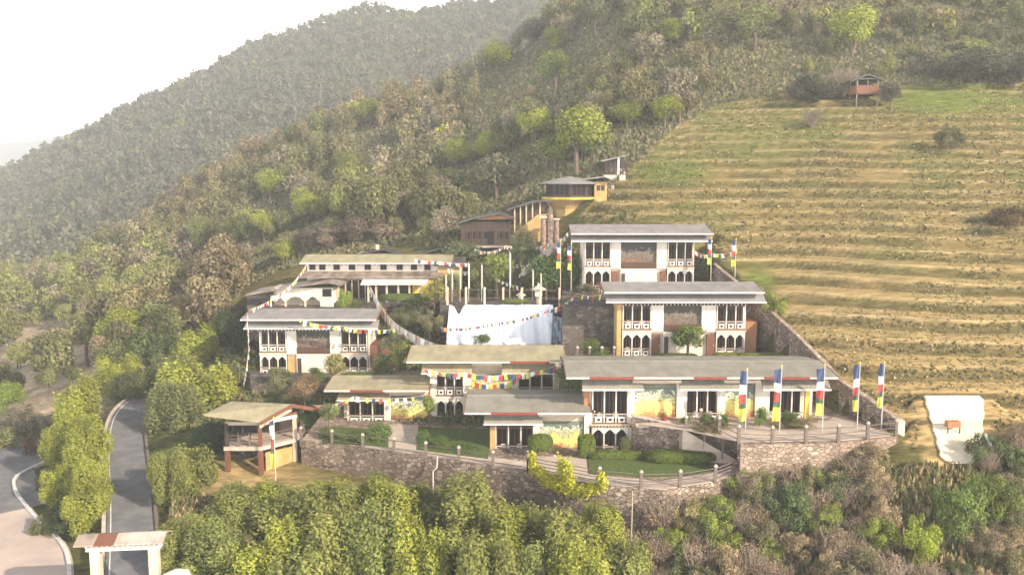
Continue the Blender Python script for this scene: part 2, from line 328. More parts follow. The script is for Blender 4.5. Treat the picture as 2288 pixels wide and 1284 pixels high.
far_pts = [pd(-150, 770, 185), pd(0, 740, 200), pd(0, 640, 290), pd(0, 520, 430), pd(0, 412, 650), pd(-300, 560, 650), pd(300, 720, 185), pd(300, 620, 250), pd(300, 450, 400), pd(300, 258, 650), pd(600, 585, 165), pd(600, 410, 330), pd(600, 260, 480), pd(560, 137, 665),
    pd(700, 82, 680), pd(800, 36, 695), pd(870, 28, 700), pd(960, 46, 700), pd(1050, 44, 720), pd(1115, 78, 740), pd(1180, 110, 760), pd(1300, 130, 780), pd(120, 344, 650), pd(450, 183, 655), pd(870, 250, 450), pd(1115, 130, 560), dz(900, 250, -8), dz(1300, 250, -10), dz(600, 100, -30), dz(0, 120, -42), dz(1144, 130, -30), dz(2000, 250, 20), dz(2000, 100, -40), dz(2000, 700, 120)]
for px, D in ((-300, 900), (0, 900), (300, 900), (600, 930), (900, 950), (1180, 960), (1600, 960)): far_pts.append(dz(px, D, -70))
NEAR = TPS(near_pts, 60.0); FARS = TPS(far_pts, 200.0)
DRIVE = [P(296, 1390, 55), P(294, 1290, 60.2), P(292, 1190, 67.2), P(288, 1100, 74.5), P(280, 1010, 84), P(283, 950, 91.5), P(302, 910, 98), P(345, 880, 104), P(410, 858, 109), P(500, 845, 113)]
LOWR = [Vector((p.x - 5.2, p.y, -29.25)) for p in [P(150, 1500, 48), P(165, 1290, 63.5), P(95, 1200, 71), P(45, 1130, 77.5), P(45, 1080, 83), P(110, 1052, 88.5), P(190, 1040, 93)]]
def near_line(x, y, L):
    best = np.full(np.shape(x), 1e9); zz = np.zeros(np.shape(x))
    for a, b in zip(L[:-1], L[1:]):
        dx, dy = b.x - a.x, b.y - a.y; t = np.clip(((x - a.x) * dx + (y - a.y) * dy) / (dx * dx + dy * dy), 0, 1); d = np.hypot(x - a.x - t * dx, y - a.y - t * dy)
        k = d < best; best = np.where(k, d, best); zz = np.where(k, a.z + t * (b.z - a.z), zz)
    return best, zz
BW = [(1590, 588, 109), (1700, 678, 97), (1780, 752, 89), (1850, 822, 83.5), (1870, 848, 81.5), (1940, 893, 77.8), (2005, 940, 74.6)]
BWP = [P(*b) for b in BW]
def wpx(px, D): return (px - 1144) * D / F
CARVE = [([(wpx(1340, 88), 88), (BWP[3].x - .3, 84)] + [(p.x + .1, p.y) for p in BWP[2:0:-1]] + [(wpx(1690, 102), 102), (wpx(1340, 102), 102)], -19.1),
         ([(wpx(1250, 103), 103), (BWP[1].x, 103), (BWP[0].x, BWP[0].y), (wpx(1600, 116), 116), (wpx(1250, 116), 116)], -14.2),
         ([(wpx(1412, 70.8), 70.8), (wpx(1650, 70.8), 70.8), (BWP[6].x, BWP[6].y), (BWP[5].x, BWP[5].y), (BWP[4].x, BWP[4].y), (BWP[3].x, BWP[3].y), (wpx(1830, 87.5), 87.5), (wpx(1412, 87.5), 87.5)], -21.9),
         ([(wpx(985, 88), 88), (wpx(1262, 88), 88), (wpx(1262, 104.3), 104.3), (wpx(985, 104.3), 104.3)], -19.6),
         ([(wpx(560, 99), 99), (wpx(900, 99), 99), (wpx(900, 109), 109), (wpx(560, 109), 109)], -22.8),
         ([(wpx(580, 112), 112), (wpx(1050, 112), 112), (wpx(1050, 126), 126), (wpx(580, 126), 126)], -16.6)]
def carve(x, y, z):
    for poly, zm in CARVE: z = np.where(inpoly(x, y, poly), np.minimum(z, zm), z)
    d, zr_ = near_line(x, y, DRIVE); z = np.clip(z, zr_ - .15 - np.clip(d - 2.6, 0, None) * .45 - np.where(d > 14, 1e3, 0), zr_ - .05 + np.clip(d - 2.3, 0, None) * .8)
    d, zr_ = near_line(x, y, LOWR); z = np.clip(z, zr_ - .2 - np.where(d > 9, 1e3, 0), zr_ - .05 + np.clip(d - 5.5, 0, None) * .5)
    return z
def raw_height(x, y):
    a = NEAR(x, y); b = FARS(x, y)
    a = a - np.clip(y - 275, 0, None) * 0.9
    b = b - np.clip(170 - y, 0, None) * 0.4
    b = b + 16 * vnoise(x + y * .4, y, 85, 3) * np.clip((y - 250) / 200, 0, 1) * np.clip((760 - y) / 90, 0, 1) + 9 * vnoise(x, y, 38, 4) * np.clip((y - 230) / 150, 0, 1)
    k = 2.5; mm = np.maximum(a, b); z = mm + k * np.log(np.exp((a - mm) / k) + np.exp((b - mm) / k))
    nz = vnoise(x, y, 9, 1) * 1.0 + vnoise(x, y, 3.5, 2) * 0.35
    return carve(x, y, z + nz * np.clip((y - 105) / 60, 0.05, 1.6))
def inpoly(px, py, poly):
    px = np.asarray(px); py = np.asarray(py); r = np.zeros(px.shape, bool); n = len(poly)
    for i in range(n):
        x1, y1 = poly[i]; x2, y2 = poly[(i + 1) % n]
        if y1 == y2: continue
        c = ((y1 > py) != (y2 > py)) & (px < (x2 - x1) * (py - y1) / (y2 - y1) + x1); r ^= c
    return r
FIELD = [(1415, 372), (1500, 290), (1600, 235), (1760, 205), (2000, 190), (2600, 175), (2600, 1075), (2080, 1050), (2010, 960), (1860, 835), (1700, 660), (1600, 560), (1500, 500), (1290, 485)]
def field_mask(x, y, z): px, py = proj(x, y, z); return inpoly(px, py, FIELD)
TST = 1.5
def terr_phase(x, y, z):
    wob = vnoise(x, y, 34, 11) * 2.0 + vnoise(x, y, 9, 12) * 0.35 + vnoise(x, y, 2.2, 13) * 0.06; q = (z + wob) / TST; return q - np.floor(q)
def height(x, y):
    x = np.asarray(x, float); y = np.asarray(y, float)
    z = raw_height(x, y)
    m = field_mask(x, y, z) & (y > 66) & (y < 175); qx, qy = proj(x, y, z); m &= ~((np.abs(qx - 2135) < 95) & (np.abs(qy - 960) < 95) & (y < 85))
    f = terr_phase(x, y, z); st = TST
    g = np.where(f < 0.78, f * 0.2 / 0.78, 0.2 + (f - 0.78) / 0.22 * 0.8)
    return np.where(m, z + (g - f) * st * 0.95, z)
def ground(x, y): return float(height(np.array([x]), np.array([y]))[0])
def grid(lo, hi, segs):
    out = [lo]
    for end, step in segs:
        while out[-1] < end: out.append(out[-1] + step)
    return np.array(out)
gx = np.concatenate([-grid(0, 0, [(95, .8), (200, 3), (620, 9)])[::-1], grid(0, 0, [(100, .6), (220, 3), (620, 9)])[1:]])
gy = grid(35, 0, [(66, .9), (140, .3), (165, .42), (215, .9), (300, 2), (500, 4), (1000, 8)])
X, Y = np.meshgrid(gx, gy); Z = height(X, Y)
PX, PY = proj(X, Y, Z)
fieldm = inpoly(PX, PY, FIELD) & (Y > 66) & (Y < 175)
n1 = vnoise(X, Y, 12, 21) + .5; n2 = vnoise(X, Y, 4, 22) + .5; n3 = vnoise(X * .25, Y, 2.2, 23) + .5; n4 = vnoise(X, Y, 30, 24) + .5
def lerp(a, b, t): return np.array(a) * (1 - t[..., None]) + np.array(b) * t[..., None]
forestc = lerp((.18, .16, .10), (.11, .12, .06), np.clip(n1 * .6 + n2 * .4, 0, 1))
fieldc = lerp((.24, .19, .08), (.56, .41, .20), np.clip(n1 * .3 + n2 * .25 + n3 * .2 + (PY - 430) / 900, 0, 1))
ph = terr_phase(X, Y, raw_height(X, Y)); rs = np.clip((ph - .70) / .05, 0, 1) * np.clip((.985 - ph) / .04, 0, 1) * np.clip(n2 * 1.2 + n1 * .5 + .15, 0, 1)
fieldc = fieldc * (1 - .85 * rs[..., None]) + np.array((.085, .08, .035)) * .85 * rs[..., None]  # weeds darken the risers; a thin shadow under each lip is painted in too
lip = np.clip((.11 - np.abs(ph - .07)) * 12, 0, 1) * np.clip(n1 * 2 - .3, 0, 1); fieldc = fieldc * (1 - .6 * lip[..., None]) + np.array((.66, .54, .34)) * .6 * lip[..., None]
gr = np.clip((n2 * .5 + n1 * .7 - .55) * 3, 0, 1) * np.clip(1.0 - (PY - 420) / 260, .12, 1) * .75
fieldc = fieldc * (1 - gr[..., None]) + np.array((.15, .17, .05)) * gr[..., None]
grn = np.clip(1 - np.hypot((PX - 1500) / 110, (PY - 385) / 40), 0, 1) + np.clip(1 - np.hypot((PX - 2120) / 200, (PY - 225) / 45), 0, 1) + np.clip(1 - np.hypot((PX - 1690) / 60, (PY - 640) / 60), 0, 1)
grn = np.clip(grn * 1.5, 0, .85); fieldc = fieldc * (1 - grn[..., None]) + np.array((.14, .19, .04)) * grn[..., None]
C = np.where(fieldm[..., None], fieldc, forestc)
mid = (Y < 135) & ~fieldm
C = np.where(mid[..., None], lerp((.17, .15, .06), (.10, .12, .04), np.clip(n1, 0, 1)), C)
bank = np.clip(2.4 - np.hypot((PX - 80) / 120, (PY - 815) / 62), 0, 1) * np.clip(.45 + n2 * 1.1, 0, 1); C = C * (1 - bank[..., None]) + np.array((.50, .40, .31)) * bank[..., None]
bank = np.clip(1.4 - np.hypot((PX - 1780) / 320, (PY - 1180) / 110), 0, 1) * np.clip(n2 * 2 - .3, 0, 1) * (Y < 75); C = C * (1 - bank[..., None]) + np.array((.36, .26, .16)) * bank[..., None]
bank = np.clip(1.5 - np.hypot((PX - 560) / 130, (PY - 1075) / 45), 0, 1) * (Y < 90); C = C * (1 - bank[..., None]) + np.array((.48, .36, .18)) * bank[..., None]
ny, nx = X.shape
me = bpy.data.meshes.new('hillside'); me.vertices.add(nx * ny)
me.vertices.foreach_set('co', np.stack([X, Y, Z], -1).reshape(-1).astype(np.float32))
idx = np.arange(nx * ny).reshape(ny, nx); q = np.stack([idx[:-1, :-1], idx[:-1, 1:], idx[1:, 1:], idx[1:, :-1]], -1).reshape(-1, 4)
me.loops.add(q.size); me.loops.foreach_set('vertex_index', q.reshape(-1).astype(np.int32))
me.polygons.add(len(q)); me.polygons.foreach_set('loop_start', np.arange(0, q.size, 4, dtype=np.int32)); me.update(calc_edges=True)
me.polygons.foreach_set('use_smooth', np.ones(len(q), bool))
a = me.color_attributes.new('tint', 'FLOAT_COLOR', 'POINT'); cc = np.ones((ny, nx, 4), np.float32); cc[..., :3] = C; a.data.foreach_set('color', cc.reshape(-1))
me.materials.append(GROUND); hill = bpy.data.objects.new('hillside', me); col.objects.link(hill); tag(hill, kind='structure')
def hit(px, py, d0=45, d1=800):
    """where the ground is, looking at one spot of the place"""
    D = np.concatenate([np.arange(d0, 260, .5), np.arange(260, d1, 2.)]); x, y, z = ray(px, py); k = D / y
    h = height(x * k, D); s = np.nonzero(z * k <= h)[0]
    if not len(s): return None
    i = s[0]; return Vector((x * k[i], D[i], h[i]))

# far pale hills and a plain that runs to the horizon
def ridge(name, prof, D, depth, colr, seed):
    xs = np.linspace(prof[0][0], prof[-1][0], 90); zs = np.interp(xs, [p[0] for p in prof], [p[1] for p in prof]) + vnoise(xs, xs * 0, abs(prof[-1][0] - prof[0][0]) / 18, seed) * prof[-1][2]
    b = MB(); rows = 8
    for j in range(rows + 1):
        t = j / rows; 
        for x, z in zip(xs, zs): b.v.append((x, D - depth * (1 - t), (-60) * (1 - t) + z * t + float(vnoise(np.array([x]), np.array([t * 900]), 160, seed + 1)[0]) * 60 * t * (1 - t) * 2))
    n = len(xs)
    for x, z in zip(xs, zs): b.v.append((x, D + depth * .6, -60))
    for j in range(rows + 1):
        for i in range(n - 1): b.f.append((j * n + i, j * n + i + 1, (j + 1) * n + i + 1, (j + 1) * n + i))
    m = mat(name + ' woods', colr, tuple(c * .7 for c in colr), .01, .95)
    return tag(b.build(name, m), kind='structure')
def zr(px, py, D): v = P(px, py, D); return (v.x, v.z, 30)
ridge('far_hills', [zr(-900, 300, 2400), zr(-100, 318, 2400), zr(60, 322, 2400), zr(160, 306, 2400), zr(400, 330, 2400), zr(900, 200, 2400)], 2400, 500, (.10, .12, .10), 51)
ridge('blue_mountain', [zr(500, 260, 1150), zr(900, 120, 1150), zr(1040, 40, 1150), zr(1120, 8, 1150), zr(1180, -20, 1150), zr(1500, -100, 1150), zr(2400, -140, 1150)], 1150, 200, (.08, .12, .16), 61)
tag(MB().add([(-3000, -60, -60.5), (3000, -60, -60.5), (3000, 3000, -60.5), (-3000, 3000, -60.5)], [(0, 1, 2, 3)]).build('valley_floor', mat('valley', (.12, .13, .08), (.08, .09, .05), .01, .95)), kind='structure')

# ------------------------------------------------------------------ terraces, walls and paths
ZL, ZU = -24.5, -21.6
def pl(pts, z): return [tuple(Pz(px, py, z)[:2]) for px, py in pts]
def platform(name, poly, zt, zb, m, label, cat='terrace'):
    return tag(MB().prism(poly, zb, zt).build(name, m), label, cat)
def sheet(name, poly, z, m): return tag(MB().prism(poly, z - .05, z).build(name, m), kind='structure')
frontL = pl([(672, 984), (760, 993), (900, 1012), (1040, 1032), (1180, 1052), (1330, 1082), (1480, 1096), (1600, 1078), (1652, 1058)], ZL)
lowpoly = frontL + [(frontL[-1][0] + .2, 77.2), (frontL[-1][0] - .2, 84), (-19, 94), (frontL[0][0], 92)]
platform('retaining_wall', lowpoly, ZL, -32, 'stone', 'long rubble stone retaining wall under the lower walkway with post railing', 'stone wall')
up = [(P(1412, 900, 78.9).x, 78.9), (P(1525, 960, 77.2).x, 77.2), (P(1645, 990, 76.6).x, 76.6)] + pl([(1655, 992), (1750, 993), (1880, 988), (2003, 976)], ZU) + [(P(1905, 900, 82).x, 82.5), (P(1850, 900, 86).x, 86), (P(1412, 900, 84).x, 86)]
platform('retaining_wall', up, ZU, -29, 'palestone', 'pale stone retaining wall under the upper forecourt at the right', 'stone wall')
# paving sheets and lawns
walk = frontL + [(x + .1, y + 2.1) for x, y in frontL[::-1]]
inset = [(x, y + .22) for x, y in frontL]
sheet('walkway', inset + [(x + .15, y + 2.2) for x, y in frontL[::-1]], ZL + .06, 'paving')
def rect_px(x0, x1, D0, D1, z): return [(P(x0, 900, D0).x, D0), (P(x1, 900, D0).x, D0), (P(x1, 900, D1).x, D1), (P(x0, 900, D1).x, D1)]
sheet('lawn', pl([(720, 990), (868, 1000), (868, 960), (725, 955)], ZL), ZL + .10, 'lawn')
sheet('lawn', pl([(930, 1006), (1090, 1026), (1100, 960), (935, 955)], ZL), ZL + .10, 'lawn')
sheet('lawn', pl([(1320, 1060), (1470, 1068), (1600, 1054), (1540, 1005), (1310, 1020)], ZL), ZL + .10, 'lawn')
sheet('forecourt', pl([(1535, 962), (1655, 988), (1880, 984), (1990, 974), (1870, 925), (1850, 940), (1420, 946)], ZU), ZU + .06, 'paving')
sheet('path', pl([(868, 1002), (930, 1008), (935, 950), (868, 950)], ZL), ZL + .08, 'paving')
sheet('path', pl([(1185, 1050), (1315, 1076), (1310, 1022), (1200, 1020)], ZL), ZL + .08, 'paving')
# ramp beside the forecourt
a0 = Vector((P(1522, 960, 75.9).x, 75.9, ZU)); a1 = Vector((P(1650, 1048, 75.2).x, 75.2, ZL + .1))
rb = MB(); rb.add([(a0.x, a0.y - .7, a0.z), (a1.x, a1.y - .7, a1.z), (a1.x, a1.y + .8, a1.z), (a0.x, a0.y + .8, a0.z)] + [(a0.x, a0.y - .7, ZL - 1), (a1.x, a1.y - .7, ZL - 1), (a1.x, a1.y + .8, ZL - 1), (a0.x, a0.y + .8, ZL - 1)],
    [(0, 1, 2, 3), (7, 6, 5, 4), (0, 4, 5, 1), (1, 5, 6, 2), (2, 6, 7, 3), (3, 7, 4, 0)])
tag(rb.build('ramp', 'paving'), 'sloping paved ramp dropping from the forecourt to the lower walkway', 'ramp')
# wing wall between the lower lawn and the ramp
wa = Vector((P(1412, 940, 78.4).x, 78.4, ZU + .35)); wb = Vector((P(1524, 962, 76.8).x, 76.8, ZU + .25))
w_ = empty('wing_wall', (wa.x, wa.y, ZL), 'rough grey stone wing wall between the two storey balcony block and the ramp', 'stone wall')
mb = MB(); n_ = Vector((0, .22, 0)); va = [wa - wa, wb - wa]
d_ = wb - wa
mb.prism([(0, -.2), (d_.x, d_.y - .2), (d_.x, d_.y + .2), (0, .2)], -1, [3.2, 2.75, 2.75, 3.2]); mb.build('wall', 'stone', w_)
mb = MB(); mb.prism([(-.05, -.3), (d_.x + .05, d_.y - .3), (d_.x + .05, d_.y + .3), (-.05, .3)], [3.21, 2.76, 2.76, 3.21], [3.36, 2.9, 2.9, 3.36]); mb.build('coping', 'coping', w_)
# platforms farther up
def plat2(x0, x1, D0, D1, z, m, label, zb=-4): return platform('retaining_wall', rect_px(x0, x1, D0, D1, z), z, z + zb, m, label, 'stone wall')
plat2(1340, 1725, 90.5, 97.5, -18.9, 'darkstone', 'dark stone terrace wall carrying the large two storey house behind the long front house', -7)
plat2(1255, 1372, 96.6, 106, -13.9, 'darkstone', 'tall shade toned stone retaining wall between the white sheet and the large two storey house', -7)  # shade of the side turned from the sun is put into the stone colour
plat2(1255, 1660, 104, 117, -13.95, 'darkstone', 'dark stone terrace under the highest white two storey house')
plat2(985, 1260, 104.2, 116, -15.4, 'darkstone', 'grey stone terrace edge above the white sheet', -9)
plat2(740, 980, 113, 126, -15.85, 'darkstone', 'low stone terrace under the long white house with the row of small windows', -4)
plat2(560, 760, 110.5, 126, -16.3, 'darkstone', 'stone footing under the low annex with the open arches', -4)
plat2(560, 900, 99, 110, -22.5, 'darkstone', 'stone footing under the left two storey house')
# boundary wall stepping down the slope at the right
bwr = empty('boundary_wall', P(2005, 975, 74.6), 'long rubble boundary wall stepping down beside the terraced field', 'stone wall')
o0 = bwr.location; mb = MB(); mc = MB()
for (p, q_) in zip(BW[:-1], BW[1:]):
    A = P(*p) - o0; B = P(*q_) - o0; hA = hB = 3.4
    mb.prism([(A.x, A.y - .2), (B.x, B.y - .2), (B.x + .35, B.y + .1), (A.x + .35, A.y + .1)], [A.z - 6.5, B.z - 6.5, B.z - 6.5, A.z - 6.5], [A.z, B.z, B.z, A.z])
    mc.prism([(A.x - .1, A.y - .28), (B.x - .1, B.y - .28), (B.x + .42, B.y + .15), (A.x + .42, A.y + .15)], [A.z + .003, B.z + .003, B.z + .003, A.z + .003], [A.z + .14, B.z + .14, B.z + .14, A.z + .14])
mb.build('wall', 'stone', bwr); mc.build('coping', 'palestone', bwr)
E = P(2005, 940, 74.6) - o0
mb = MB().box(E.x - .1, E.x + .45, -.5, .35, -4.2, E.z + .15); mb.build('end_pier', 'concrete', bwr)
# garden wall stairs beside the highest house
st = empty('stairway', P(1240, 620, 112), 'pale stone stairway climbing the planted bank toward the water tower', 'stairs'); mb = MB()
A = Vector((P(1165, 600, 112).x, 112, P(1165, 600, 112).z)); B = P(1255, 530, 118)
for i in range(18):
    t = i / 18; c = A.lerp(B, t) - st.location; mb.box(c.x, c.x + .45, c.y - .7, c.y + .7, c.z - .8, c.z)
mb.build('steps', 'coping', st)

# ------------------------------------------------------------------ house kit
def bracket_row(x0, x1, y, z, step=.45, sz=.11):
    b = MB(); x = x0
    while x < x1: b.box(x, x + sz, y - .16, y, z, z + .14); x += step
    return b
def gable_roof(root, x0, x1, ye, ze, yr, zr_, yb, m, fasc='white', reds=(), name='roof'):
    t = .12; zb = zr_ - (yb - yr) * (zr_ - ze) / (yr - ye)
    prof = [(ye, ze), (yr, zr_), (yb, zb), (yb, zb - t), (yr, zr_ - t), (ye, ze - t)]
    r = MB().xprism(prof, x0, x1).build(name, m, root)
    MB().xprism([(yr - .2, zr_ - .03), (yr, zr_ + .05), (yr + .2, zr_ - .03)], x0 + .02, x1 - .02).build('ridge_cap', m, r)
    segs = []; cur = x0
    for a, b in sorted(reds): segs += [(cur, a, fasc), (a, b, 'red')]; cur = b
    segs.append((cur, x1, fasc))
    w1 = MB(); w2 = MB()
    for a, b, c in segs:
        if b - a < .05: continue
        if c == 'red': w2.box(a, b, ye - .09, ye - .03, ze - .21, ze + .02)
        else: w1.box(a, b, ye - .06, ye - .003, ze - .17, ze - .02)
    w1.split('fascia', 'white', r); w2.split('fascia', 'red', r, label='red painted board on the roof edge')
    e = MB()
    for xe in (x0 - .06, x1):
        e.xprism([(ye, ze + .03), (yr, zr_ + .03), (yb, zb + .03), (yb, zb - .25), (yr, zr_ - .25), (ye, ze - .25)], xe, xe + .06)
    e.split('barge_board', 'redwood', r)
    return r
def canopy(root, x0, x1, y0, zb, zt, m, depth=.9):
    # a small sloped roof over a balcony, white gutter on its lip
    b = MB().xprism([(y0 - depth, zb), (y0 + .1, zt), (y0 + .1, zt - .1), (y0 - depth, zb - .1)], x0, x1); c = b.build('canopy', m, root)
    MB().box(x0 - .03, x1 + .03, y0 - depth - .06, y0 - depth - .003, zb - .14, zb + .02).build('gutter', 'white', c)
    return c
def bay(root, x0, x1, zb, zt, arch, n=3, solid=True):
    w_ = (x1 - x0) / n; h = zt - zb; yb = .95
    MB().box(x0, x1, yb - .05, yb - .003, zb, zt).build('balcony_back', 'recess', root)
    for i in range(n):
        a = x0 + w_ * i + .12; c = x0 + w_ * (i + 1) - .12
        f = MB(); f.box(a, c, yb - .12, yb - .06, zb + .15, zb + .25); f.box(a, c, yb - .12, yb - .06, zt - .45, zt - .35)
        f.box(a, a + .07, yb - .12, yb - .06, zb + .25, zt - .45); f.box(c - .07, c, yb - .12, yb - .06, zb + .25, zt - .45)
        f.box((a + c) / 2 - .025, (a + c) / 2 + .025, yb - .11, yb - .065, zb + .25, zt - .45)
        fo = f.build('window', 'wood', root)
        MB().box(a + .07, c - .07, yb - .09, yb - .055, zb + .25, zt - .45).build('pane', 'glass', fo)
    p = MB()
    for i in range(n + 1):
        x = x0 + w_ * i; p.box(x - .055, x + .055, .0, .12, zb, zt)
    p.split('balcony_post', 'white', root)
    # railing: pierced white panels on a lower and an upper rail
    rl = MB(); rh = .85
    MB().box(x0 - .05, x1 + .05, -.09, -.034, zb - .02, zb + .12).build('sill_beam', 'redwood', root); MB().box(x0, x1, -.06, .02, zb + rh + .075, zb + rh + .13).build('handrail', 'redwood', root)
    rl.box(x0, x1, -.03, .0 - .004, zb + .04, zb + .12); rl.box(x0, x1, -.03, -.004, zb + rh, zb + rh + .07); rl.box(x0, x1, -.03, -.004, zb + rh - .22, zb + rh - .17)
    for i in range(n):
        cx = x0 + w_ * (i + .5); hw = w_ * .30; z0 = zb + .13; z1 = zb + rh - .22
        ring = []; zc = (z0 + z1) / 2; k = 12; rx = hw * .55; rz = (z1 - z0) * .26
        outer = [(hw * math.copysign(min(1, abs(math.cos(t)) * 1.42), math.cos(t)), (z1 - z0) / 2 * math.copysign(min(1, abs(math.sin(t)) * 1.42), math.sin(t))) for t in [2 * math.pi * j / k + .26 for j in range(k)]]
        inner = [(rx * math.cos(t), rz * math.sin(t)) for t in [2 * math.pi * j / k + .26 for j in range(k)]]
        vs = [(cx + o[0], -.025, zc + o[1]) for o in outer] + [(cx + o[0], -.025, zc + o[1]) for o in inner] + [(cx + o[0], .0, zc + o[1]) for o in outer] + [(cx + o[0], .0, zc + o[1]) for o in inner]
        fs = []
        for j in range(k):
            j2 = (j + 1) % k; fs += [(j, j2, k + j2, k + j), (2 * k + j2, 2 * k + j, 3 * k + j, 3 * k + j2), (k + j, k + j2, 3 * k + j2, 3 * k + j), (j2, j, 2 * k + j, 2 * k + j2)]
        rl.add(vs, fs)
    rl.build('railing', 'white', root)
    hb = MB(); hb.box(x0, x1, .01, .10, zt - .16, zt - .003)
    if arch:
        for i in range(n):
            a = x0 + w_ * i + .055; c = x0 + w_ * (i + 1) - .055; m_ = (a + c) / 2; r_ = (c - a) / 2; zs = zt - .72
            pts = [(a, zt - .16), (a, zs)]; 
            for t, hh in ((.06, .10), (.16, .18), (.30, .22), (.36, .34), (.55, .40), (.62, .50), (.84, .54), (1, .62)): pts.append((a + r_ * t, zs + hh * .82))
            left = pts + [(m_, zt - .16)]
            right = [(2 * m_ - x, z) for x, z in left][::-1]
            hb.yprism(left, .02, .09); hb.yprism(right, .02, .09)
    hb.build('arch_frame', 'white' if arch else 'wood', root)
def house(name, D, label, base_py, pxc, group=None, cat='house'):
    o = P(pxc, base_py, D); r = empty(name, o, label, cat, group)
    X_ = lambda px, py=None: P(px, py or base_py, D).x - o.x
    Z_ = lambda py, D2=None: P(pxc, py, D2 or D).z - o.z
    return r, X_, Z_, o

# ---- B1 the long front house
def long_house():
    r, X_, Z_, o = house('long_house', 79.0, 'longest front house with a wide grey roof, three balconies and flag banners before it', 1018, 1560)
    zl = 0; zu = Z_(946); zt = Z_(868); ye = -1.5; ze = Z_(842, 77.5); yr = 3.2; zr_ = Z_(806, 82.2)
    x0, x1 = X_(1300), X_(1842)
    b = MB(); b.box(X_(1318), X_(1432), .96, 7, -1, zu - .003); b.box(x0 + .3, x1 - 1.0, .96, 6.6, zu, ze - .03); b.split('wall', 'plaster', r)
    rf = gable_roof(r, X_(1262), X_(1852), ye, ze, yr, zr_, 8.2, M['roof'], reds=[(X_(1312), X_(1408)), (X_(1538), X_(1610)), (X_(1690), X_(1790))])
    f = MB(); f.box(x0, x1, -.05, .9, ze - .75, ze - .2); f.build('eave_beam', 'wood', r)
    bracket_row(x0, x1, -.06, ze - .36).build('brackets', 'redwood', r)
    s = MB(); s.box(X_(1318), X_(1430), -.08, .94, zu - .30, zu - .02); s.build('floor_beam', 'cream', r)
    bracket_row(X_(1318), X_(1412), -.09, zu - .28, .3, .1).build('beam_ends', 'redwood', r)
    bay(r, X_(1323), X_(1401), zu, zt, False); bay(r, X_(1323), X_(1401), zl, zu - .32, True)
    bay(r, X_(1531), X_(1601), zu + .1, zt, False); bay(r, X_(1714), X_(1790), zu + .1, zt, False)
    w_ = MB()
    for a, c in ((1401, 1416), (1508, 1530), (1602, 1617), (1682, 1712)): w_.box(X_(a) + .06, X_(c), .0, .94, zu, ze - .76)
    w_.box(X_(1402) + .06, X_(1430), .0, .94, 0, zu - .32); w_.box(X_(1316), X_(1321), 0, .94, 0, zu - .32)
    w_.split('pier', 'plaster', r)
    MB().box(X_(1304), X_(1317), .3, .94, zu - .0, zt + .05).build('side_boards', 'orangewood', r)
    MB().box(X_(1792) + .08, X_(1804), .0, .4, zu, zt).build('corner_post', 'yellow', r)
    for a, c in ((1416, 1508), (1617, 1682)):
        MB().box(X_(a) + .02, X_(c) - .02, .30, .40, zu + .55, zt + .15).build('mural', 'mural', r)
        MB().box(X_(a) + .02, X_(c) - .02, .41, .94, zu, zt + .2).build('mural_wall', 'cream', r)
        MB().box(X_(a) - .3, X_(c) + .3, -.75, .28, ze - .72, ze - .45).build('valance', 'cream', r)
        k = MB()
        for i in range(4): k.box(X_(a) + .02, X_(c) + .15, -.3 - .35 * i, .28, zu - .0 , zu + .50 - .13 * i) if i == 0 else k.box(X_(a) + .02, X_(c) + .15, -.3 - .35 * i, -.3 - .35 * (i - 1) - .004, zu, zu + .50 - .13 * i)
        k.build('steps', 'coping', r)
    for a, c in ((1298, 1432), (1512, 1650), (1694, 1842)): canopy(r, X_(a), X_(c), 0, Z_(869, 78), ze - .5, M['roof'], 1.0)
    return r
long_house()
# ---- B2 front middle house
def low_house(name, D, label, base, px0, px1, rx, roof_py, can, can_py, bayx, bay_py, mural, mural_py, piers, post, reds, rm, end_x):
    r, X_, Z_, o = house(name, D, label, base, (px0 + px1) / 2)
    ze = Z_(roof_py[1], D - 1.5); zr_ = Z_(roof_py[0], D + 3.0); zt = Z_(bay_py[0])
    MB().box(X_(px0), X_(px1), .96, 6.2, -1.2, ze - .03).build('wall', 'cream', r)
    gable_roof(r, X_(rx[0]), X_(rx[1]), -1.5, ze, 3.0, zr_, 7.4, M[rm], reds=[(X_(a), X_(b)) for a, b in reds])
    bay(r, X_(bayx[0]), X_(bayx[1]), 0.05, zt, False)
    w_ = MB()
    for a, c in piers: w_.box(X_(a) + .06, X_(c), 0, .94, 0, ze - .4)
    w_.split('pier', 'plaster', r)
    MB().box(X_(px0), X_(px1), -.02, .92, ze - .38, ze - .14).build('eave_beam', 'wood', r)
    bracket_row(X_(px0), X_(px1), -.03, ze - .34).build('brackets', 'cream', r)
    MB().box(X_(mural[0]) + .02, X_(mural[1]) - .02, .3, .4, Z_(mural_py[1]), Z_(mural_py[0])).build('mural', 'mural', r)
    MB().box(X_(mural[0]) + .02, X_(mural[1]) - .02, .41, .94, 0, ze - .4).build('mural_wall', 'cream', r)
    MB().box(X_(mural[0]) - .1, X_(mural[1]) + .1, -.6, -.03, ze - .62, ze - .40).build('valance', 'cream', r)
    if post: MB().box(X_(post[0]), X_(post[1]), .0, .5, 0, zt).build('corner_post', 'ochre', r)
    k = MB()
    for i in range(4): k.box(X_(mural[0]), X_(mural[1]), -.35 * (i + 1), (.28 if i == 0 else -.35 * i - .004), -.3, .5 - .13 * i)
    k.build('steps', 'coping', r)
    canopy(r, X_(can[0]), X_(can[1]), 0, Z_(can_py[1], D - .9), Z_(can_py[0]), M[rm], .9)
    return r
low_house('low_house', 79.0, 'single storey front house in the middle, its roof edge red striped, with a painted mural', 1018, 1096, 1326, (1040, 1318), (882, 921), (1082, 1212), (925, 946), (1108, 1192), (953, 1), (1206, 1303), (943, 1003), [(1192, 1206), (1303, 1323)], (1095, 1106), [(1098, 1200)], 'roof', 0)
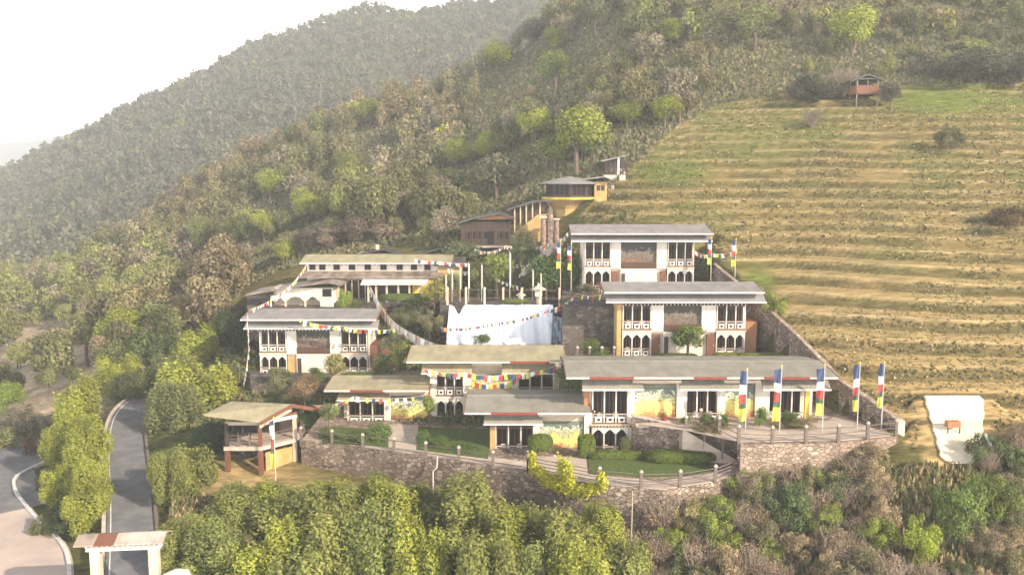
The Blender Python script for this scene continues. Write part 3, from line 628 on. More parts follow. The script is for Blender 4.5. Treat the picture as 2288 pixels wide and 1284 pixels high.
low_house('low_house', 88.5, 'single storey house at the left of the front row, behind the small hedge garden', 948, 765, 962, (733, 962), (840, 871), (758, 872), (877, 893), (778, 860), (897, 1), (874, 956), (886, 940), [(860, 874)], None, [(790, 862)], 'roof_tan', 0)
# ---- B4 house behind, with flags
def back_house():
    D = 89.0; r, X_, Z_, o = house('flag_house', D, 'tan roofed house hung with colourful prayer flags, behind the low front houses', 948, 1090)
    zu = Z_(884); zt = Z_(837); ze = Z_(807, D - 1.5); zr_ = Z_(772, D + 3)
    b = MB(); b.box(X_(960), X_(1052), .96, 6.5, -1, zu - .003); b.box(X_(960), X_(1250), .96, 6.2, zu, ze - .03); b.split('wall', 'cream', r)
    gable_roof(r, X_(914), X_(1262), -1.5, ze, 3, zr_, 7.4, M['roof_tan'], reds=[(X_(1140), X_(1225))])
    bay(r, X_(976), X_(1036), zu, zt, False); bay(r, X_(976), X_(1036), 0, zu - .3, True); bay(r, X_(1158), X_(1236), zu, zt, False)
    MB().box(X_(965), X_(1040), -.06, .94, zu - .28, zu - .02).build('floor_beam', 'plaster', r)
    w_ = MB()
    for a, c in ((962, 974), (1037, 1053), (1143, 1156)): w_.box(X_(a), X_(c), 0, .94, zu, ze - .4)
    w_.box(X_(962), X_(974), 0, .94, 0, zu - .3); w_.box(X_(1037), X_(1058), 0, .94, 0, zu - .3); w_.split('pier', 'plaster', r)
    MB().box(X_(955), X_(1245), -.02, .92, ze - .4, ze - .14).build('eave_beam', 'wood', r)
    MB().box(X_(1054), X_(1142), .3, .4, zu + .3, zt).build('mural', 'mural', r); MB().box(X_(1054), X_(1142), .41, .94, zu, ze - .4).build('mural_wall', 'cream', r)
    MB().box(X_(1050), X_(1250), -1.4, -.0, zu - .8, zu - .02).build('terrace_slab', 'cream', r)
    for a, c in ((945, 1056), (1122, 1240)): canopy(r, X_(a), X_(c), 0, Z_(833, D - .9), ze - .35, M['roof_tan'], .9)
    MB().box(X_(1055), X_(1122), -.6, -.03, ze - .62, ze - .36).build('valance', 'cream', r)
back_house()
# ---- the three two storey houses
def two_storey(name, D, label, base, mid, top, xs, roofx, roof_py, can, gold=None, side=None, rm='roof_blue', full_canopy=True):
    bl, br, p1, p2, m0, m1 = xs       # left bay, right bay, piers, mural span
    r, X_, Z_, o = house(name, D, label, base, (bl[0] + br[1]) / 2)
    zm = Z_(mid); zt = Z_(top); ze = Z_(roof_py[1], D - 1.6); zr_ = Z_(roof_py[0], D + 2.6)
    x0, x1 = X_(bl[0] - 4), X_(br[1] + 4)
    MB().box(x0, x1, .96, 5.8, -1.2, ze - .03).build('wall', 'plaster', r)
    gable_roof(r, X_(roofx[0]), X_(roofx[1]), -1.6, ze, 2.6, zr_, 6.8, M[rm])
    zc = Z_(can[1], D - 1.3); zc1 = ze - .30
    canopy(r, X_(can[2]), X_(can[3]), 0, zc, max(zc + .35, min(zc1, ze - .25)), M[rm], 1.3)
    MB().box(x0, x1, -.02, .92, zt + .01, max(zt + .15, zc + .25)).build('eave_beam', 'darkwood', r)
    bracket_row(x0, x1, -.03, zt + .03, .4).build('brackets', 'plaster', r)
    for a, c in (bl, br):
        bay(r, X_(a), X_(c), zm + .02, zt, False); bay(r, X_(a), X_(c), 0.02, zm - .28, True)
        MB().box(X_(a) - .1, X_(c) + .1, -.06, .94, zm - .26, zm).build('floor_beam', 'cream', r)
    w_ = MB()
    for a, c in (p1, p2): w_.box(X_(a), X_(c), 0, .94, zm * .93, zt)
    w_.split('pier', 'plaster', r)
    MB().box(X_(m0), X_(m1), .0, .94, -.5, zm * .93 - .003).build('center_wall', 'plaster', r)
    MB().box(X_(m0), X_(m1), .35, .45, zm * .93, zt).build('mural', 'mural_dark', r)
    MB().box(X_(m0) + .0, X_(m1), .02, .12, zm * .93, zm * .93 + .75).build('balustrade', 'wood', r)
    for a, c, m_, lb in ((p1[0] + 1, p1[0] + (p1[1] - p1[0]) * .75, 'redwood', None), (p2[1] - (p2[1] - p2[0]) * .6, p2[1] - 1, 'redwood', None)):
        if gold == 'door' and a < m0: m_ = 'ochre'; lb = 'yellow door'
        zf = MB().box(X_(a), X_(c), -.0, .30, 0, zm * .84).build('door', m_, r, label=lb)
        MB().box(X_(c) - .16, X_(c) - .10, -.05, -.003, zm * .4, zm * .46).build('handle', 'metal', zf)
    ww = MB(); ww.box(X_(p1[0]), X_(p1[1]), .31, .94, 0, zm * .93 - .003); ww.box(X_(p2[0]), X_(p2[1]), .31, .94, 0, zm * .93 - .003); ww.split('porch_wall', 'plaster', r)
    MB().box(X_(m0) + .1, X_(m0) + .55, -.04, -.003, .1, zm * .75).build('window', 'darkwood', r)
    if gold == 'strip': MB().box(X_(bl[0] - 14), X_(bl[0] - 4.3), -.1, 3.5, -.3, zt + .15).build('side_strip', 'ochre', r)
    if side: MB().box(x1 + .003, x1 + X_(side) - X_(br[1]), .9, 4.5, -.3, zm * 1.25).build('side_room', 'orangewood' if gold == 'strip' else 'redwood', r)
    return r, X_, Z_, o
HB = two_storey('two_storey_house', 94.0, 'large white two storey house above the long front house, small round tree before it', 797, 737, 682,
    ((1391, 1453), (1600, 1662), (1455, 1481), (1566, 1597), 1481, 1566), (1345, 1694), (630, 652), (656, 674, 1350, 1700), 'strip', 1690)
two_storey('two_storey_house', 108.0, 'highest white two storey house with a blue grey roof, right below the dry slope', 655, 596, 541,
    ((1307, 1363), (1491, 1548), (1365, 1386), (1466, 1488), 1386, 1466), (1273, 1584), (502, 521), (526, 538, 1274, 1583))
two_storey('two_storey_house', 102.0, 'left white two storey house with a yellow door and flag strings over its roof', 838, 787, 739,
    ((583, 641), (763, 821), (643, 664), (739, 761), 664, 739), (551, 848), (690, 713), (718, 733, 556, 850), 'door', 866)

# ---- upper left long house
def upper_house():
    D = 118.0; r, X_, Z_, o = house('courtyard_house', D, 'long white upper house with a row of small square windows between two grey roofs', 664, 860)
    ze = Z_(587, D - 1.2); zr_ = Z_(569, D + 2.5)
    zs0, zs1 = Z_(619, D - 2.6), Z_(605, D)
    MB().box(X_(688), X_(985), 0, 6, -1, ze + .1).build('wall', 'plaster', r)
    gable_roof(r, X_(676), X_(1012), -1.2, ze, 2.5, zr_, 6.6, M['roof_tan'])
    bracket_row(X_(690), X_(985), -.01, ze - .38, .55, .28).build('brackets', 'darkwood', r)
    for px in (700, 722, 754, 788, 823, 858, 894, 926, 956):
        f = MB(); a = X_(px) - .42; c = a + .84; z0, z1 = Z_(603), Z_(590)
        f.box(a, c, -.08, -.003, z0, z0 + .1); f.box(a, c, -.08, -.003, z1 - .1, z1); f.box(a, a + .1, -.08, -.003, z0 + .1, z1 - .1); f.box(c - .1, c, -.08, -.003, z0 + .1, z1 - .1); f.box(a + .39, a + .45, -.07, -.004, z0 + .1, z1 - .1)
        fo = f.build('window', 'darkwood', r); MB().box(a + .1, c - .1, -.05, -.002, z0 + .1, z1 - .1).build('pane', 'glass', fo)
    MB().xprism([(-2.6, zs0), (-.01, zs1), (-.01, zs1 - .12), (-2.6, zs0 - .12)], X_(680), X_(992)).build('skirt_roof', 'roof_rust', r)
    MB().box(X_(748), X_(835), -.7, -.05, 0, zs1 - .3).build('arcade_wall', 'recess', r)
    a = MB(); n = 6; xa, xb = X_(748), X_(835)
    for i in range(n + 1): x = xa + (xb - xa) * i / n; a.box(x - .07, x + .07, -1.5, -1.3, 0, zs0 - .25)
    a.box(xa, xb, -1.5, -1.3, zs0 - .5, zs0 - .2); a.build('arcade', 'cream', r)
    pr = MB().xprism([(-4.2, Z_(635, D - 4.2)), (-2.0, Z_(621, D - 2)), (-2.0, Z_(621, D - 2) - .1), (-4.2, Z_(635, D - 4.2) - .1)], X_(818), X_(962)).build('porch_roof', 'roof_white', r)
    MB().box(X_(832), X_(925), -2.0, -1.4, 0, zs0 - .3).build('porch_back', 'darkwood', r)
    MB().box(X_(926), X_(972), -2.4, -1.2, 0, zs0 - .4).build('porch_wall', 'yellow', r)
    for px in (833, 850, 873, 898, 922, 944): MB().box(X_(px) - .12, X_(px) + .12, -3.7, -3.46, -.2, Z_(635, D - 4.2) - .05 + .12).build('porch_column', 'cream', r)
    MB().box(X_(980), X_(1030), -.6, 4, -1, Z_(592)).build('tower_wall', 'ochre', r, label='orange end room')
    MB().xprism([(-1.3, Z_(592) + .05), (1.8, Z_(584) + .5), (5, Z_(592) + .05), (5, Z_(592) - .07), (1.8, Z_(584) + .38), (-1.3, Z_(592) - .07)], X_(972), X_(1040)).build('end_roof', 'roof_dark', r)
upper_house()
def shed(name, label, D, base_py, px0, px1, roof, wall_top, rm, wm, cat='outbuilding', depth=4, dx=0):
    """roof = list of (px,py) outline of a low gable seen at its end, extruded back"""
    r, X_, Z_, o = house(name, D, label, base_py, (px0 + px1) / 2, cat=cat)
    MB().box(X_(px0), X_(px1), 0, depth, -1.5, Z_(wall_top)).build('wall', wm, r)
    pts = [(P(px, py, D).x - o.x, P(px, py, D).z - o.z) for px, py in roof]
    pr = pts + [(x, z - .16) for x, z in pts[::-1]]
    MB().yprism(pr, -.9, depth + .8).build('roof', rm, r)
    return r, X_, Z_, o
# gables showing behind the upper house
r, X_, Z_, o = shed('back_gable', 'dark low gabled roof just behind the right end of the long upper house', 128, 600, 925, 1045, [(905, 577), (985, 553), (1052, 572)], 568, 'roof_dark', 'darkwood')
for px in (950, 985, 1018): MB().box(X_(px) - .4, X_(px) + .4, -.06, -.003, Z_(590), Z_(578)).build('window', 'glass', r)
r, X_, Z_, o = shed('back_gable', 'small gabled roof with a short chimney behind the middle of the long upper house', 128, 600, 800, 890, [(778, 571), (860, 555), (900, 568)], 566, 'roof_dark', 'cream')
MB().box(X_(838), X_(845), 1, 1.6, Z_(560), Z_(548)).build('chimney', 'cream', r)
# the low annex with open arches
def annex():
    D = 113.0; r, X_, Z_, o = house('annex', D, 'low white annex with open arches and a small dark window under a rusty roof', 690, 660)
    zt = Z_(640)
    MB().box(X_(605), X_(745), 1.6, 5, -1, zt - .3).build('wall', 'cream', r)
    MB().box(X_(618), X_(718), .0, .35, Z_(660), Z_(643)).build('parapet', 'plaster', r)
    a = MB(); arches = [(605, 638), (638, 682), (682, 716)]
    for p0, p1 in arches:
        xa, xb = X_(p0), X_(p1); zz = Z_(660); m_ = (xa + xb) / 2
        for s in (0, 1):
            pts = [(xa, zz), (xa, zz - 1.0), (xa + .1, zz - .75), (xa + .45, zz - .5), (xa + .6, zz - .3), (m_, zz - .15), (m_, zz)]
            if s: pts = [(2 * m_ - x, z) for x, z in pts][::-1]
            a.yprism(pts, .05, .3)
        a.box(xa - .09, xa + .09, .05, .3, 0, zz - .9)
    a.build('arches', 'plaster', r)
    MB().box(X_(716), X_(746), -.05, 1.5, -.3, Z_(643)).build('end_wall', 'plaster', r)
    f = MB().box(X_(722), X_(742), -.13, -.053, Z_(662), Z_(645)).build('window', 'darkwood', r); MB().box(X_(724), X_(740), -.15, -.135, Z_(660), Z_(647)).build('pane', 'glass', f)
    pts = [(X_(556), Z_(655)), (X_(640), Z_(641)), (X_(738), Z_(627)), (X_(768), Z_(634))]
    MB().yprism(pts + [(x, z - .14) for x, z in pts[::-1]], -1.2, 5.5).build('roof', 'roof_rust', r)
annex()

# ---- timber house, tower and shelters on the spur
def timber_house():
    D = 125.0; r, X_, Z_, o = house('timber_house', D, 'dark timber house with low gable and black doorway, lowest cabin on the spur', 548, 1088)
    zt = Z_(495)
    MB().box(X_(1032), X_(1140), 0, 6, -1.6, zt).build('wall', 'darkwood', r)
    p = MB()
    for i in range(10): x = X_(1032) + (X_(1140) - X_(1032)) * i / 9; p.box(x - .07, x + .07, -.12, -.003, 0, zt)
    p.box(X_(1032), X_(1140), -.1, -.004, Z_(515), Z_(512)); p.box(X_(1032), X_(1140), -.14, -.004, -.1, .12); p.build('timber_frame', 'wood', r)
    for i, px in enumerate((1046, 1058, 1070, 1084, 1118, 1130)):
        f = MB().box(X_(px) - .3, X_(px) + .3, -.08, -.005, Z_(533), Z_(518)).build('window', 'glass', r)
    MB().box(X_(1090), X_(1104), -.13, -.004, .1, Z_(516)).build('door', 'glass', r, label='black open doorway')
    pts = [(X_(1020), Z_(497)), (X_(1062), Z_(485)), (X_(1118), Z_(474)), (X_(1150), Z_(487))]
    MB().yprism(pts + [(x, z - .18) for x, z in pts[::-1]], -1.3, 7).build('roof', 'roof_dark', r)
    g = [(X_(1062), Z_(491)), (X_(1118), Z_(480)), (X_(1143), Z_(489))]; MB().yprism(g, -.3, -.13).build('gable_board', 'orangewood', r)
    MB().box(X_(1028), X_(1144), -1.1, -.01, -.25, -.06).build('deck', 'coping', r)
timber_house()
def tower():
    D = 131.0; o = P(1265, 492, D); r = empty('lookout_cabin', o, 'eight sided dark timber cabin perched on a flared yellow base', 'cabin')
    Z_ = lambda py: P(1265, py, D).z - o.z; cx = P(1275, 420, D).x - o.x; sx = D / F
    k = 8; rb = 31 * sx; zb, zf, zt = Z_(490), Z_(446), Z_(441)
    MB().lathe([(1.55, -1.5), (1.6, zb), (2.05, (zb + zf) / 2), (3.2, zf)], cx - .7, 3, k).build('base', 'ochre', r)
    MB().lathe([(4.0, zf), (4.1, zt)], cx - .1, 3, k).build('floor_slab', 'yellow', r)
    MB().lathe([(3.5, zt), (3.5, Z_(411))], cx, 3, k).build('wall', 'darkwood', r)
    for j in range(k):
        t = 2 * math.pi * (j + .5) / k; rr = 3.5 * math.cos(math.pi / k) + .02; ux, uy = math.cos(t), math.sin(t); tx, ty = -uy, ux
        f = MB(); c = Vector((cx + ux * rr, 3 + uy * rr, 0)); T = Vector((tx, ty, 0)); N = Vector((ux, uy, 0))
        z0, z1 = zt + .35, Z_(413)
        for s in (-1.1, -.37, .37, 1.1): f.obox(c + T * s + Vector((0, 0, z0)), c + T * s + Vector((0, 0, z1)), .1, .1)
        fo = f.build('window', 'wood', r)
        MB().add([c + T * a + N * .01 + Vector((0, 0, b)) for a, b in ((-1.05, z0), (1.05, z0), (1.05, z1), (-1.05, z1))] + [c + T * a + N * .03 + Vector((0, 0, b)) for a, b in ((-1.05, z0), (1.05, z0), (1.05, z1), (-1.05, z1))], [(0, 1, 2, 3), (7, 6, 5, 4), (0, 4, 5, 1), (1, 5, 6, 2), (2, 6, 7, 3), (3, 7, 4, 0)]).build('pane', 'glass', fo)
    MB().lathe([(4.6, Z_(411)), (4.62, Z_(411) + .12), (2.2, Z_(400)), (.15, Z_(394))], cx, 3, k).build('roof', 'roof_blue', r)
tower()
def stepped():
    D = 133.0; r, X_, Z_, o = house('yellow_cabin', D, 'small yellow walled cabin with a flat blue grey roof, right beside the eight sided cabin', 440, 1345, cat='cabin')
    MB().box(X_(1328), X_(1356), 0, 5, -2, Z_(406)).build('wall', 'ochre', r)
    pts = [(X_(1300), Z_(400)), (X_(1350), Z_(394)), (X_(1368), Z_(402))]; MB().yprism(pts + [(x, z - .15) for x, z in pts[::-1]], -1, 6).build('roof', 'roof_blue', r)
    for px in (1337, 1347): MB().box(X_(px) - .25, X_(px) + .25, -.06, -.003, Z_(426), Z_(414)).build('window', 'darkwood', r)
    # open shelter above
    D = 139.0; r, X_, Z_, o = house('open_shelter', D, 'open hillside shelter with a slanted roof and white post, top of the spur buildings', 391, 1375, cat='shelter')
    pts = [(X_(1342), Z_(359)), (X_(1398), Z_(346)), (X_(1398), Z_(349)), (X_(1342), Z_(362))]; MB().yprism(pts, -1.2, 4).build('roof', 'roof_blue', r)
    for px in (1352, 1362, 1372, 1390, 1398): MB().box(X_(px) - .09, X_(px) + .09, -.9, -.72, -1.2, Z_(357 if px < 1380 else 351)).build('post', 'darkwood', r)
    MB().box(X_(1378), X_(1382), -1.0, -.8, -1.6, Z_(352)).build('post', 'white', r, label='white post')
    MB().box(X_(1350), X_(1400), 1.8, 2, 0, Z_(358)).build('back_wall', 'darkwood', r)
    for dz_ in (.5, 1.0): MB().box(X_(1352), X_(1400), -.86, -.80, dz_, dz_ + .08).build('rail', 'wood', r)
    MB().box(X_(1348), X_(1396), -1, 3, -1.2, 0).build('floor', 'coping', r)
    # covered stair
    D = 127.0; o = P(1170, 520, D); r = empty('covered_stair', o, 'covered stair with slanted dark roof and yellow side wall rising to the eight sided cabin', 'stairs')
    L = lambda px, py: (P(px, py, D).x - o.x, P(px, py, D).z - o.z)
    MB().yprism([L(1150, 540), L(1222, 540), L(1222, 478), L(1200, 480), L(1150, 520)][::-1], 0, .4).build('side_wall', 'ochre', r)
    a, b_, c = L(1132, 468), L(1190, 449), L(1235, 446); MB().yprism([a, b_, c, (c[0], c[1] - .18), (b_[0], b_[1] - .18), (a[0], a[1] - .18)], -.6, 2.6).build('roof', 'roof_dark', r)
    for px, y0, y1 in ((1150, 520, 466), (1163, 510, 461), (1176, 500, 457), (1190, 488, 453), (1207, 480, 452)): A, B = L(px, y0), L(px, y1); MB().box(A[0] - .09, A[0] + .09, .42, .6, A[1], B[1]).build('post', 'cream', r)
    MB().yprism([L(1140, 505), L(1218, 476), L(1218, 450), L(1140, 468)][::-1], 1.4, 1.6).build('back_wall', 'wood', r)
    p = P(1228, 540, 124); rr = empty('rock_pillar', p, 'grey rock pillar standing beneath the eight sided cabin', 'rock'); 
    MB().lathe([(.6, -2), (.5, 1), (.6, 2.6), (.42, 4.2), (.2, 4.9)], 0, 0, 9).build('rock', 'stone', rr)
stepped()
def watch_hut():
    p = hit(1928, 226); D = p.y; r = empty('watch_hut', p, 'small raised timber field hut alone on the slope, top right', 'hut')
    L = lambda px, py: (P(px, py, D).x - p.x, P(px, py, D).z - p.z)
    x0, z0 = L(1905, 212); x1, z1 = L(1955, 193); zt = L(0, 176)[1]
    MB().box(x0, x1, -1.6, 1.6, z0 - .15, z0).build('floor', 'darkwood', r)
    for sx_ in (x0 + .12, x1 - .12):
        for sy in (-1.5, 1.5): MB().box(sx_ - .1, sx_ + .1, sy - .1, sy + .1, -1.5, zt).build('leg', 'palebark', r)
    MB().box(x0, x1, -1.72, -1.62, z0, z1).build('board_wall', 'redwood', r); MB().box(x0, x1, 1.62, 1.7, z0, zt).build('back_wall', 'darkwood', r)
    MB().box(x0 - .1, x0 - .02, -1.6, 1.6, z0, z1).build('side_wall', 'orangewood', r)
    MB().box((x0 + x1) / 2 - .06, (x0 + x1) / 2 + .06, -1.7, -1.58, z1, zt).build('post', 'palebark', r)
    pts = [(L(1890, 184)), (L(1928, 169)), (L(1962, 181))]; MB().yprism(pts + [(x, z - .2) for x, z in pts[::-1]], -2.4, 2.4).build('roof', 'roof_dark', r)
    MB().box(x0, x1, -1.75, -1.66, zt - .3, zt - .1).build('lintel', 'palebark', r)
    MB().obox((x1 + .1, -1.2, z0), (x1 + 1.6, -1.8, -.9), .6, .12).build('ladder', 'palebark', r)
watch_hut()

# ---- pavilion on posts
def pavilion():
    D = 79.5; o = P(590, 1075, D); r = empty('pavilion', o, 'open two level viewing pavilion on red brown posts at the left end of the walkway', 'pavilion')
    zd = ZL + .05 - o.z; zt = P(600, 944, D).z - o.z
    xl, xr = P(508, 1000, D).x - o.x, P(656, 1000, D).x - o.x; xc = P(582, 1000, D).x - o.x; yb = 6.0
    ra = [(xl - .25, -.3), (xc + .1, -.3), (xr - .3, 2.4), (xr - .3, yb), (xl - .25, yb)]
    MB().prism(ra, zd - .35, zd).build('deck', 'coping', r)
    for x, y, m_ in ((xl, 0, 'redwood'), (xc, 0, 'redwood'), (xr - .5, 2.6, 'cream'), (xl, yb - .4, 'wood'), (xr - .5, yb - .4, 'cream')):
        MB().box(x - .2, x + .2, y - .2, y + .2, -2.5, zd - .36).build('post', m_, r)
        MB().box(x - .16, x + .16, y - .16, y + .16, zd + .004, zt).build('post', 'cream' if x > xc + .5 else ('redwood' if x > xl + .5 else 'darkwood'), r)
    MB().box(xl + .1, xr - .8, 3.0, 3.2, -2, zd - .36).build('back_wall', 'darkstone', r)
    MB().box(xl + .17, xr - .7, 4.4, 4.6, zd + .004, zt).build('back_wall', 'darkwood', r)
    MB().box(xl - .1, xl + .05, 1.8, 4.4, zd + .004, zt).build('side_wall', 'darkwood', r)
    MB().add([(xc + .3, .5, -2), (xr - .6, 2.6, -2), (xr - .6, 2.9, -2), (xc + .3, .8, -2), (xc + .3, .5, zd - .8), (xr - .6, 2.6, zd - .8), (xr - .6, 2.9, zd - .8), (xc + .3, .8, zd - .8)], [(0, 3, 2, 1), (4, 5, 6, 7), (0, 1, 5, 4), (1, 2, 6, 5), (2, 3, 7, 6), (3, 0, 4, 7)]).build('yellow_wall', 'ochre', r)
    rl = MB(); 
    for a, b in (((xl, 0), (xc, 0)), ((xc, 0), (xr - .5, 2.6)), ((xl, 0), (xl, yb - .4))):
        for z in (.35, .7, 1.0): rl.obox((a[0], a[1], zd + z), (b[0], b[1], zd + z), .05, .06)
    rl.build('railing', 'post', r)
    for t in (.35, .68): MB().box(xl + (xc - xl) * t - .09, xl + (xc - xl) * t + .09, -.1, .1, zd + .004, zd + 1.25).build('rail_post', 'post', r)
    # gable roof: ridge runs left to right-back, gable end looks right
    e = MB(); L = lambda px, py, D_: Vector(P(px, py, D_) - o)
    A, B, Cc, Dd = L(455, 925, 77.5), L(583, 941, 77.2), L(652, 902, 80.5), L(516, 896, 81.5)
    E_, G_ = L(722, 914, 84.5), L(560, 905, 86)
    th = Vector((0, 0, -.16))
    e.add([A, B, Cc, Dd, A + th, B + th, Cc + th, Dd + th], [(0, 1, 2, 3), (7, 6, 5, 4), (0, 4, 5, 1), (1, 5, 6, 2), (2, 6, 7, 3), (3, 7, 4, 0)])
    e.add([Dd, Cc, E_, G_, Dd + th, Cc + th, E_ + th, G_ + th], [(0, 1, 2, 3), (7, 6, 5, 4), (0, 4, 5, 1), (1, 5, 6, 2), (2, 6, 7, 3), (3, 7, 4, 0)])
    rf = e.build('roof', 'roof_tan', r)
    d = Vector((.05, -.08, 0)); f = MB()
    for p_, q_ in ((B, Cc), (Cc, E_)): f.add([p_ + d + Vector((0, 0, .06)), q_ + d + Vector((0, 0, .06)), q_ + d - Vector((0, 0, .28)), p_ + d - Vector((0, 0, .28)), p_ + d * 2.5 + Vector((0, 0, .06)), q_ + d * 2.5 + Vector((0, 0, .06)), q_ + d * 2.5 - Vector((0, 0, .28)), p_ + d * 2.5 - Vector((0, 0, .28))], [(0, 1, 2, 3), (7, 6, 5, 4), (0, 4, 5, 1), (2, 6, 7, 3), (1, 5, 6, 2), (3, 7, 4, 0)])
    f.build('barge_board', 'redwood', rf)
    MB().obox(B + Vector((-.3, .6, -.6)), Cc + Vector((-.2, .6, -.6)), .15, .4).build('gable_beam', 'cream', r)
    MB().obox((xl - .1, 0, zt - .05), (xc + .1, 0, zt - .05), .25, .3).build('eave_beam', 'cream', r)
    MB().obox((xc, 0, zt - .05), (xr - .3, 2.6, zt - .05), .25, .3).build('eave_beam', 'white', r)
    MB().obox((xc, 0, zt + .3), (xr - .3, 2.6, zt + .3), .35, .18).build('dentil_band', 'redwood', r)
pavilion()
# ---- gateway over the drive
def gateway():
    D = 56.0; o = P(290, 1362, D); r = empty('gateway', o, 'roofed entrance gateway with cream pillars across the drive at the bottom left', 'gate', rz=R(6))
    sc = D / F; zb = 4.75; xl, xr = -1.95, 1.75
    for x in (xl, xr):
        p = MB().box(x - .3, x + .3, -.3, .3, -.5, zb - .45).build('pillar', 'cream', r)
        MB().box(x - .36, x + .36, -.36, .36, -.5, .5).build('plinth', 'coping', p)
    MB().box(xl - .5, xr + .5, -.35, .35, zb - .45, zb - .15).build('beam', 'plaster', r)
    dn = MB(); x = xl - .5
    while x < xr + .5: dn.box(x, x + .15, -.5, .5, zb - .147, zb + .10); x += .33
    dn.build('dentils', 'plaster', r)
    MB().box(xl - .6, xr + .6, -.42, .42, zb + .103, zb + .2).build('cornice', 'redwood', r)
    def slab(x0, x1, m_):
        return MB().xprism([(-1.05, zb + .26), (0, zb + .62), (1.05, zb + .26), (1.05, zb + .18), (0, zb + .54), (-1.05, zb + .18)], x0, x1).build('roof_sheet', m_, r)
    slab(xl - 1.0, xl + .25, 'roof_rust'); slab(xl + .255, xl + 1.5, 'redwood'); slab(xl + 1.505, xr + .9, 'roof_pale')
gateway()
gb = empty('guard_booth', P(397, 1330, 55), 'pale topped gate booth beside the right gateway pillar', 'booth')
MB().box(-.6, .6, -.6, .6, -2, 1.35).build('wall', 'cream', gb); MB().lathe([(1.0, 1.353), (.95, 1.45), (.3, 1.75), (.05, 1.8)], 0, 0, 6).build('roof', 'roof_white', gb); MB().box(-.35, .35, -.66, -.603, .3, 1.0).build('window', 'glass', gb)

# ---- white sheet over the bank
def white_sheet():
    pts = []; nx_, nz_ = 110, 18; o = P(1120, 765, 101); b = MB()
    for j in range(nz_ + 1):
        v = j / nz_; 
        for i in range(nx_ + 1):
            u = i / nx_
            tx = 1004 + 232 * u; bx = 996 + 236 * u; px = bx + (tx - bx) * v
            top = 681 + (20 * math.exp(-((u - .09) / .035) ** 2)) + .8 * math.sin(u * 31); py = 770 + (top - 770) * v
            D = 99.8 + 3.9 * v - .08 * math.sin(u * 47 + 3 * v) - .16 * math.sin(u * 19 + v) - .04 * math.sin(u * 90 + v * 6) - .5 * math.exp(-((u - .12 - .1 * abs(v - .5)) / .03) ** 2)
            q_ = P(px, py, D) - o; b.v.append(tuple(q_))
    n = len(b.v); b.v += [(x, y + .06, z) for x, y, z in b.v[:n]]; W = nx_ + 1
    for j in range(nz_):
        for i in range(nx_): a = j * W + i; b.f.append((a, a + 1, a + W + 1, a + W)); b.f.append((n + a, n + a + W, n + a + W + 1, n + a + 1))
    for i in range(nx_): b.f.append((i + 1, i, n + i, n + i + 1)); a = nz_ * W + i; b.f.append((a, a + 1, n + a + 1, n + a))
    for j in range(nz_): a = j * W; b.f.append((a, a + W, n + a + W, n + a)); a += nx_; b.f.append((a + W, a, n + a, n + a + W))
    so_ = b.build('white_sheet', 'tarp', loc=o); tag(so_, 'huge white sheet draped over the bank between the houses', 'sheet')
    for p in so_.data.polygons: p.use_smooth = True
    c = P(1246, 765, 100.2); b = MB()
    for j in range(9):
        for i in range(7):
            q_ = P(1234 + 32 * i / 6 - j * .8, 768 - 66 * j / 8 + i * 1.5, 100.2 + 2.6 * j / 8 + .3 * math.sin(i * 2 + j)) - c; b.v.append(tuple(q_))
    n = 63; b.v += [(x, y + .05, z) for x, y, z in b.v[:n]]
    for j in range(8):
        for i in range(6): a = j * 7 + i; b.f += [(a, a + 1, a + 8, a + 7), (n + a, n + a + 7, n + a + 8, n + a + 1)]
    tag(b.build('blue_sheet', mat('bluish sheet', (.40, .47, .60), (.22, .24, .27), .8, .8, .1), loc=c), 'crumpled bluish grey sheet at the right edge of the big white one', 'sheet')
white_sheet()
